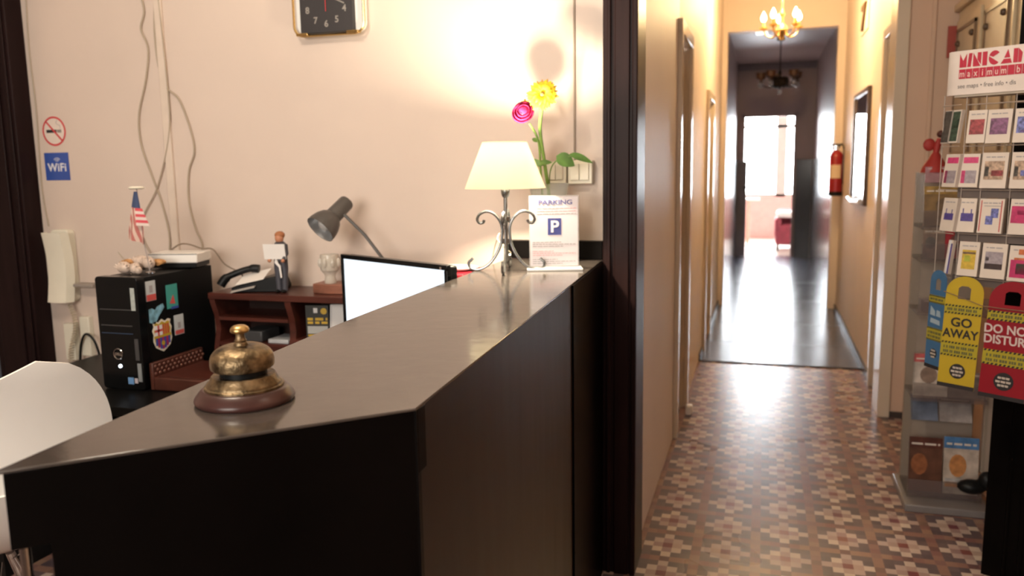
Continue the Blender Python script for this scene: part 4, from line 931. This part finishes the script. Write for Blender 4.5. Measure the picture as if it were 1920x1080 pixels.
brochure(.705, .828, .048, .225, 'orange white and blue brochure in the bottom tray of the brochure stand', [(.50, .42, .36), (.08, .20, .42), (.50, .22, .08), (.50, .20, .04), (.42, .40, .40)], seed=3)
brochure(.583, .680, .330, .105, 'blue grey leaflet lying loose on second tray from the floor', [(.14, .17, .24), (.08, .10, .18)], .5, 3.46, 4, .003)
brochure(.685, .800, .330, .10, 'pale grey leaflet beside the blue grey one low in the stand', [(.34, .30, .29), (.12, .09, .08)], .5, 3.46, 5, .003)
brochure(.578, .700, .437, .165, 'white brochure with red header in the middle of the brochure stand', [(.60, .52, .46), (.50, .10, .10), (.26, .18, .14)], .12, 3.43, 6)
brochure(.705, .828, .437, .10, 'brown picture leaflet under the hanging yellow door tag', [(.20, .16, .14), (.24, .18, .16)], .2, 3.43, 7)
brochure(.590, .74, .772, .045, 'dark leaflet lying in the clear tray left of the blue door tag', [(.13, .11, .12), (.2, .16, .16)], .4, 3.43, 8, .003)
brochure(.585, .66, .978, .115, 'brown and cream brochure left of the white wire card rack', [(.22, .15, .12), (.42, .30, .22), (.12, .10, .09)], .1, 3.43, 9)
brochure(.655, .75, .978, .125, 'bright red brochure in the tray beside the small card rack', [(.42, .03, .04), (.5, .05, .06), (.16, .06, .05)], .1, 3.435, 10)
brochure(.578, .70, 1.102, .150, 'mustard and brown brochure in the upper tray of the stand', [(.22, .13, .05), (.34, .20, .05), (.14, .09, .05)], .2, 3.41, 11)
brochure(.585, .72, 1.262, .06, 'dusty pink sheet sticking up above the mustard brochure', [(.42, .22, .24), (.42, .22, .24)], .15, 3.47, 12, .003)
# red dress-shaped decoration
rdd = thing('red_dress_ornament', (.64, 3.50, 1.31), 'small red doll with wide skirt standing atop the brochure stand', 'ornament')
dF = Fr((.625, 3.52, 1.300), (1, 0, 0), (0, 1, 0)); rsk = mat('doll_red', (.36, .025, .02), .6)
MB().lathe([(.001, 0), (.052, .0), (.045, .02), (.026, .05), (.012, .075), (.001, .075)], rsk, dF, 20).build('skirt', rdd)
MB().tube([dF.p(0, 0, .07), dF.p(.004, 0, .10), dF.p(.010, 0, .128)], [.011, .014, .008], rsk, 10).build('bodice', rdd)
MB().ball(dF.p(.013, 0, .145), .014, mat('doll_head', (.08, .02, .015), .6), 12).build('head', rdd)
MB().ball(dF.p(-.024, 0, .105), .022, rsk, 14, (1, .4, 1.1)).build('fan', rdd)
tag(MB().ball((.79, 3.36, .11), .035, blk, 14, (1.5, 1, .8)).ball((.84, 3.35, .14), .035, blk, 12, (1, .8, 1.1)).tube(smoothpts([(.80, 3.36, .12), (.86, 3.34, .17), (.89, 3.34, .10), (.91, 3.34, .0)], 5), .012, blk, 8).build('black_bag'), 'crumpled black bag by the foot of the brochure stand', 'bag')

# dark lobby door post carrying the rack
bp = MB().prism([(.716, 2.86), (1.02, 2.66), (1.02, 2.90), (.80, 3.00)], 0, 3.0, fasc_m)
bp.prism([(.765, 2.822), (.772, 2.817), (.772, 2.83), (.765, 2.835)], 0, 3.0, fasc_m).prism([(.80, 2.800), (.81, 2.793), (.81, 2.81), (.80, 2.816)], 0, 3.0, fasc_m)
o = st(bp, 'trim_9', smooth=0)

# ================================================================== MINI CARD RACK
E1 = Vector((.82, -.572, 0)).normalized(); Q0 = Vector((.547, 2.615, 0)); RF = Fr(Q0, E1)
E2 = Vector((.45, -.893, 0)).normalized(); RL = Fr(Vector((.530, 2.605, 0)), E2)
rk = thing('card_rack', (.60, 2.70, 0), 'white wire rack of mini cards with printed red and white header', 'rack')
hdp = []
hs_ = []
for u in [(-.074, -.035), (-.075, -.015), (-.064, -.003), (-.045, 0), (0, 0), (.1, 0), (.2, 0), (.24, 0)]: hs_.append(u)
hb = MB(); th_ = .004
rows = [[RF.p(u, z, w_) for u, w_ in hs_] for z in (1.528, 1.649)]
hb.grid(rows, mat('header_white', (.80, .72, .67), .4), .004)
hb.build('header_board', rk)
hw_ = MB().prism([(.0-.052, -.09), (.24, -.09), (.24, -.002), (-.052, -.006)], 1.524, 1.529, mat('header_under', (.52, .46, .38), .5), Fr(Q0, E1, (0, 0, 1)) if False else Fr(Q0, E1, RF.w*-1*-1))
# frame with v along +w so the slab lies flat
hw_ = MB(); P4 = [RF.p(-.055, 0, -.075), RF.p(.24, 0, -.075), RF.p(.24, 0, -.003), RF.p(-.050, 0, -.006)]
hw_.hexa([p+Vector((0, 0, 1.522)) for p in P4]+[p+Vector((0, 0, 1.528)) for p in P4], mat('header_under', (.52, .46, .38), .5)); hw_.build('header_shelf', rk)
rdh = mat('header_red', (.50, .015, .05), .4)
# heavy stencil lettering built from blocks
L = MB(); zb, zt = 1.603, 1.640; w1 = .0005; w2 = .0012
def pr_(P): L.prism([(u, v) for u, v in P], w1, w2, rdh, RF)
u = -.038
pr_([(u, zb), (u, zt), (u+.009, zb+.018), (u+.009, zb)]); pr_([(u+.0095, zb), (u+.0095, zb+.018), (u+.0185, zt), (u+.0185, zb)]); u += .021
pr_([(u, zb), (u+.003, zt), (u+.012, zt), (u+.009, zb)]); u += .0145
pr_([(u, zb), (u, zt), (u+.020, zb)]); pr_([(u+.011, zt), (u+.021, zt), (u+.021, zb+.004), (u+.011, zb+.018)]); u += .0245
pr_([(u, zb), (u, zt), (u+.012, zt), (u+.012, zb)]); u += .016
cx_, cz_ = u+.015, (zb+zt)/2
pr_([(cx_+.015*math.cos(a), cz_+.0190*math.sin(a)) for a in [math.radians(x) for x in range(40, 165, 15)]]+[(cx_-.004, cz_+.002)]); pr_([(cx_+.015*math.cos(a), cz_+.0190*math.sin(a)) for a in [math.radians(x) for x in range(165, 325, 15)]]); u += .031
pr_([(u, zb), (u+.007, zb+.012), (u+.024, zb+.012), (u+.028, zb)]); pr_([(u+.008, zb+.015), (u+.017, zt), (u+.023, zb+.015)]); u += .031
pr_([(u, zb), (u, zt), (u+.011, zt), (u+.011, zb)]); pr_([(u+.012, zb), (u+.012, zt), (u+.022, zt-.012), (u+.020, zb)]); u += .025
L.build('header_lettering', rk)
bl = MB()
for k, ch in enumerate('maximum ba'):
    u = -.038+k*.0180; bl.box(u, u+.0168, 1.572, 1.598, .0005, .0012, rdh, RF)
bl.build('letter_blocks', rk)
for k, ch in enumerate('maximum ba'):
    if ch != ' ': text('block_letter', ch, Fr(RF.p(-.038+k*.0180+.0084, 1.5765, .0015), E1), .026, mat('header_cream', (.80, .62, .58), .4), rk, sx=.72, bold=.0002)
text('small_lettering', 'see maps \u2022 free info \u2022 dis', Fr(RF.p(-.040, 1.546, .0008), E1), .0175, mat('header_grey', (.20, .17, .16), .5), rk, align='LEFT', sx=.86)
# wires
wr = MB()
rowz = [1.385, 1.262, 1.137, 1.010]
for z in (1.500, *rowz, 1.02):
    wr.tube([RL.p(-.085, z, .004), RL.p(-.01, z, .004)], .0014, wire_m, 6); wr.tube([RF.p(-.02, z, -.012), RF.p(.24, z, -.012)], .0017, wire_m, 6)
for u in (-.018, .034, .110, .18): wr.tube([RF.p(u, .99, -.014), RF.p(u, 1.53, -.014)], .0014, wire_m, 6)
wr.tube([RL.p(-.085, .99, 0), RL.p(-.085, 1.53, 0)], .0013, wire_m, 6)
wr.build('wire_grid', rk)
rails = MB()
for z in rowz[1:]: rails.box(-.03, .24, z-.022, z+.006, -.030, -.018, mat('rail_grey', (.15, .12, .11), .4), RF)
rails.build('shelf_rail', rk)
MB().tube([RF.p(.21, 0, -.10), RF.p(.21, 1.64, -.10)], .012, wire_m, 12).build('rack_pole', rk)
MB().box(.05, .34, 0, .015, -.24, .02, wire_m, Fr(Q0, E1)).build('rack_foot', rk)
for z in (1.02, 1.50): MB().tube([RF.p(.11, z, -.014), RF.p(.21, z, -.10)], .003, wire_m, 6).build('rack_bracket', rk)
# cards
def card(f, u0, u1, z0, z1, lab, art, tiltw=.012, n=3):
    w_ = u1-u0; h_ = z1-z0
    g = Fr(f.p(u0, z0, .004), f.u, (f.v*h_-f.w*tiltw).normalized())
    mb = MB().box(0, w_, 0, h_, -.010, 0, mat('card_edges', (.45, .40, .36), .6), g).box(0, w_, 0, h_, 0, .0006, paper_w, g)
    for (a, b, c, d, m_) in art: mb.box(a*w_, b*w_, c*h_, d*h_, .0006, .0012, m_, g)
    strokes(mb, g, .15*w_, .85*w_, .86*h_, .03*h_, greyi, .0006, .0011, hash(lab) % 97 if False else len(lab), .012)
    t_ = tag(mb.build('mini_card', smooth=0), lab, 'card', 'mini cards in the wire rack'); return t_
def am(n, c, v=.6, s=90): return mat('card_art_'+n, c, .4, var=v, scale=s)
mg = am('magenta', (.50, .03, .14), .15); ppl = am('purple', (.20, .08, .18)); rdp = am('red_purple', (.30, .05, .06)); nv = am('navy', (.08, .06, .26), .3); pk = am('pink', (.62, .06, .20), .2)
brn = am('brown', (.20, .13, .10)); tanc = am('tan', (.42, .30, .22)); ylc = am('yellow', (.60, .42, .06), .2); gry = am('grey', (.34, .30, .34), .25); dkb = am('dark_brown', (.06, .03, .025), .3); org = am('orange', (.55, .15, .05), .3); grn = am('green', (.05, .085, .06)); dgr = am('dark', (.07, .065, .06), .5); rdd_ = am('red', (.50, .06, .06), .2); blp = am('blue', (.14, .16, .42), .7, 140)
card(RF, -.007, .042, 1.393, 1.484, 'white card with small dark red square picture in top rack row', [(.12, .90, .26, .72, rdp)])
card(RF, .044, .106, 1.391, 1.483, 'white card with wider purple picture in top rack row', [(.14, .86, .26, .74, ppl)])
card(RF, .113, .170, 1.391, 1.482, 'white card with blue picture at right end of top rack row', [(.12, .9, .28, .76, blp), (.3, .6, .28, .36, pk)])
card(RL, -.088, -.058, 1.395, 1.488, 'dark photo card turned edgewise at left end of top rack row', [(.02, .98, .02, .98, dgr)])
card(RL, -.054, -.020, 1.395, 1.488, 'dark green and brown card second from left in top rack row', [(.05, .9, .05, .95, grn), (.2, .9, .45, .7, tanc)])
card(RL, -.072, -.016, 1.270, 1.364, 'pink headed map card at left end of second rack row', [(.15, .95, .72, .90, pk), (.12, .9, .12, .5, gry), (.1, .3, .12, .5, pk)])
card(RF, -.020, .031, 1.270, 1.364, 'pink headed map card second from left in second rack row', [(.15, .92, .72, .90, pk), (.14, .88, .12, .5, gry), (.1, .3, .12, .5, pk)])
card(RF, .037, .104, 1.268, 1.366, 'white card with brown market scene picture in second rack row', [(.12, .88, .24, .76, tanc), (.4, .85, .34, .5, rdp), (.14, .3, .34, .60, dgr)])
card(RF, .113, .175, 1.268, 1.366, 'white card with brown and blue scene at right end of second rack row', [(.12, .88, .24, .76, tanc), (.4, .9, .34, .5, blp), (.14, .3, .34, .60, dgr)])
card(RL, -.070, -.014, 1.143, 1.239, 'white card with violet cathedral skyline at left end of third rack row', [(.2, .85, .34, .54, nv), (.28, .33, .54, .68, nv), (.7, .75, .54, .66, nv)])
card(RF, -.018, .030, 1.143, 1.239, 'white card with violet cathedral skyline second in third rack row', [(.18, .88, .32, .56, nv), (.26, .32, .56, .70, nv), (.72, .78, .56, .68, nv)])
card(RF, .038, .102, 1.143, 1.239, 'white card with red stripes and blue map in third rack row', [(.06, .10, .05, .95, rdd_), (.88, .92, .05, .95, rdd_), (.3, .6, .25, .5, blp), (.5, .8, .45, .72, blp), (.2, .86, .78, .80, greyi)])
card(RF, .118, .18, 1.143, 1.240, 'white card with magenta panel at right end of third rack row', [(.06, .96, .32, .80, mg), (.3, .8, .55, .68, pk)])
card(RL, -.040, -.022, 1.020, 1.118, 'shiny narrow card turned edgewise at left of bottom rack row', [(.3, .6, .0, 1, mat('card_gloss', (.8, .8, .85), .1)), (.65, .98, 0, .9, nv)])
card(RF, -.009, .046, 1.018, 1.116, 'white card with yellow poster picture in bottom rack row', [(.18, .85, .2, .76, ylc), (.3, .6, .42, .6, am('lime', (.5, .55, .08), .2)), (.2, .84, .64, .70, brn)])
card(RF, .054, .118, 1.017, 1.115, 'white card with grey sky and dark street picture in bottom rack row', [(.14, .86, .26, .76, gry), (.14, .86, .26, .42, dkb), (.16, .3, .5, .6, dkb)])
card(RF, .124, .19, 1.015, 1.113, 'white card with orange and magenta picture in bottom rack row', [(.08, .95, .1, .60, mg), (.2, .95, .60, .66, org), (.3, .9, .2, .5, grn), (.35, .9, .75, .9, org)])

# door hanger tags
def tagcard(f, u0, u1, z0, z1, col, lab, lines, logo, tail=(0, 0), hole=True, sm=(), skew=0.):
    t = thing('door_hanger', f.p((u0+u1)/2, z0), lab, 'door hanger', 'door hangers tied to the card rack')
    W_ = u1-u0; H_ = z1-z0; g = Fr(f.p(u0, z0, .0), f.u, (f.v*H_+f.u*0).normalized())
    r_ = W_*.46
    outer = [(0, 0), (W_, 0)]+[(W_/2+W_/2*math.cos(a)**1 if True else 0, H_-r_+r_*math.sin(a)) for a in [PI*i/18 for i in range(19)]]
    def sk(u, v): return (u*(1-.0*v)+skew*(v/H_-.5)*2, v)
    outer = [sk(*p) for p in outer]
    hz0, hz1, hu0, hu1 = H_*.80, H_*.915, W_*.33, W_*.66
    inner = [sk(*p) for p in ([(hu0, hz0), (hu1, hz0), (hu1, hz1-.006), (hu1-.008, hz1), (hu0+.008, hz1), (hu0, hz1-.006)])]
    bm = bmesh.new(); tw = .0016
    vs = [bm.verts.new(g.p(a, b, 0)) for a, b in outer]; vi = [bm.verts.new(g.p(a, b, 0)) for a, b in inner]
    eds = [bm.edges.new((vs[i], vs[(i+1) % len(vs)])) for i in range(len(vs))]
    if hole: eds += [bm.edges.new((vi[i], vi[(i+1) % len(vi)])) for i in range(len(vi))]
    bmesh.ops.triangle_fill(bm, use_beauty=True, use_dissolve=False, edges=eds)
    ext = bmesh.ops.extrude_face_region(bm, geom=bm.faces[:])
    bmesh.ops.translate(bm, verts=[v for v in ext['geom'] if isinstance(v, bmesh.types.BMVert)], vec=g.w*-tw)
    bmesh.ops.recalc_face_normals(bm, faces=bm.faces)
    me = bpy.data.meshes.new('tag_card'); off = ROOT[t.name]
    for v in bm.verts: v.co = v.co-off
    bm.to_mesh(me); bm.free(); me.materials.append(col); o = bpy.data.objects.new('tag_card', me); C.objects.link(o); o.parent = t; ROOT[o.name] = off
    bandm = mat('hazard_yellow', (.42, .35, .03), .45)
    def q(u, v): return sk(u*W_, v*H_)
    for (b0, b1) in ((.665, .745), (.285, .415)):
        pm_ = MB()
        pm_.prism([q(.0, b0), q(1, b0), q(1, b1), q(0, b1)], .0002, .0008, bandm, g)
        n = 11
        for k in range(n):
            a = k/n+.01
            for (zl, zh) in ((b0, b0+.016), (b1-.016, b1)): pm_.prism([q(a, zl), q(a+.05, zl), q(a+.075, zh), q(a+.025, zh)], .0008, .0013, blki, g)
        nl = 1 if b1-b0 < .1 else 2
        for k in range(nl):
            v = b0+.028+(0 if nl == 1 else k*.040); rr = random.Random(k+3); uu_ = .08
            while uu_ < .90:
                l_ = .03+.02*rr.random(); pm_.prism([q(uu_, v), q(uu_+l_, v), q(uu_+l_, v+.024), q(uu_, v+.024)], .0008, .0013, mat('hazard_text', (.12, .12, .05), .5), g); uu_ += l_+.012+(.03 if rr.random() < .25 else 0)
        pm_.build('hazard_band', t, smooth=0)
    pm_ = MB()
    pm_.prism([q(0, 0), q(1, 0), q(1, .035), q(0, .035)], .0002, .0008, blki, g)
    pm_.build('base_strip', t, smooth=0); pm_ = MB()
    pm_.prism([sk(a, b) for a, b in circ(W_*.52, H_*.155, W_*.215, 28)], .0002, .0009, blki, g)
    for k, (v, l_) in enumerate(((.185, .13), (.152, .17), (.120, .12))):
        for j in range(3): a = .52-l_+j*l_*.68; pm_.prism([q(a, v-.008), q(a+l_*.55, v-.010), q(a+l_*.6, v+.008), q(a, v+.010)], .0009, .0014, mat('logo_cream', (.52, .46, .40), .5), g)
    pm_.build('round_logo', t, smooth=0)
    for s_, u, v, sz, sxx, m_ in lines:
        text('lettering', s_, Fr(g.p(*sk(u*W_, v*H_), .0009), f.u), sz, m_, t, sx=sxx, bold=.0009)
    return t
TF = Fr((.5184, 2.574, 0), E1)
tg = Fr(TF.o, (TF.u+Vector((0, 0, .0))), (0, 0, 1))
ltxt = mat('tag_cream_text', (.62, .52, .50), .45)
tagcard(TF, -.018, .083, .697, 1.022, yel_m, 'yellow door hanger reading GO AWAY', [('GO', .50, .555, .036, 1.05, blki), ('AWAY', .50, .455, .035, .92, blki)], 1, skew=.006)
tagcard(TF, .097, .215, .690, 1.020, redc_m, 'red door hanger reading DO NOT DISTURB cut by the picture edge', [('DO NOT', .50, .560, .034, .92, ltxt), ('DISTURB', .50, .470, .034, .92, ltxt)], 1, skew=.008)
TB = Fr(Vector((.530, 2.605, 0))+Vector((-.02, -.01, 0)), E2)
tgb = tagcard(TB, -.072, -.004, .735, 1.030, bluec_m, 'blue door hanger turned sideways behind the yellow one', [], 1, skew=.004)
MB().prism([(-.062, .895), (-.040, .893), (-.041, .908), (-.060, .922)], .0009, .0014, mat('blue_tag_print', (.34, .44, .52), .5), TB).prism([(-.036, .894), (-.016, .892), (-.020, .910), (-.034, .912)], .0009, .0014, MATS['blue_tag_print'], TB).prism([(-.060, .872), (-.018, .868), (-.020, .882), (-.058, .886)], .0009, .0014, MATS['blue_tag_print'], TB).build('pale_print', tgb)
bn = MB()
bn.tube([TF.p(-.020, .975, .002), TF.p(.03, .962, .003), TF.p(.085, .945, .002), TF.p(.13, .944, .004), TF.p(.215, .943, .002)], .0012, mat('rubber_band', (.22, .14, .09), .5), 6)
tag(bn.build('rubber_band'), 'thin brown rubber band holding the yellow and red door hangers', 'rubber band')
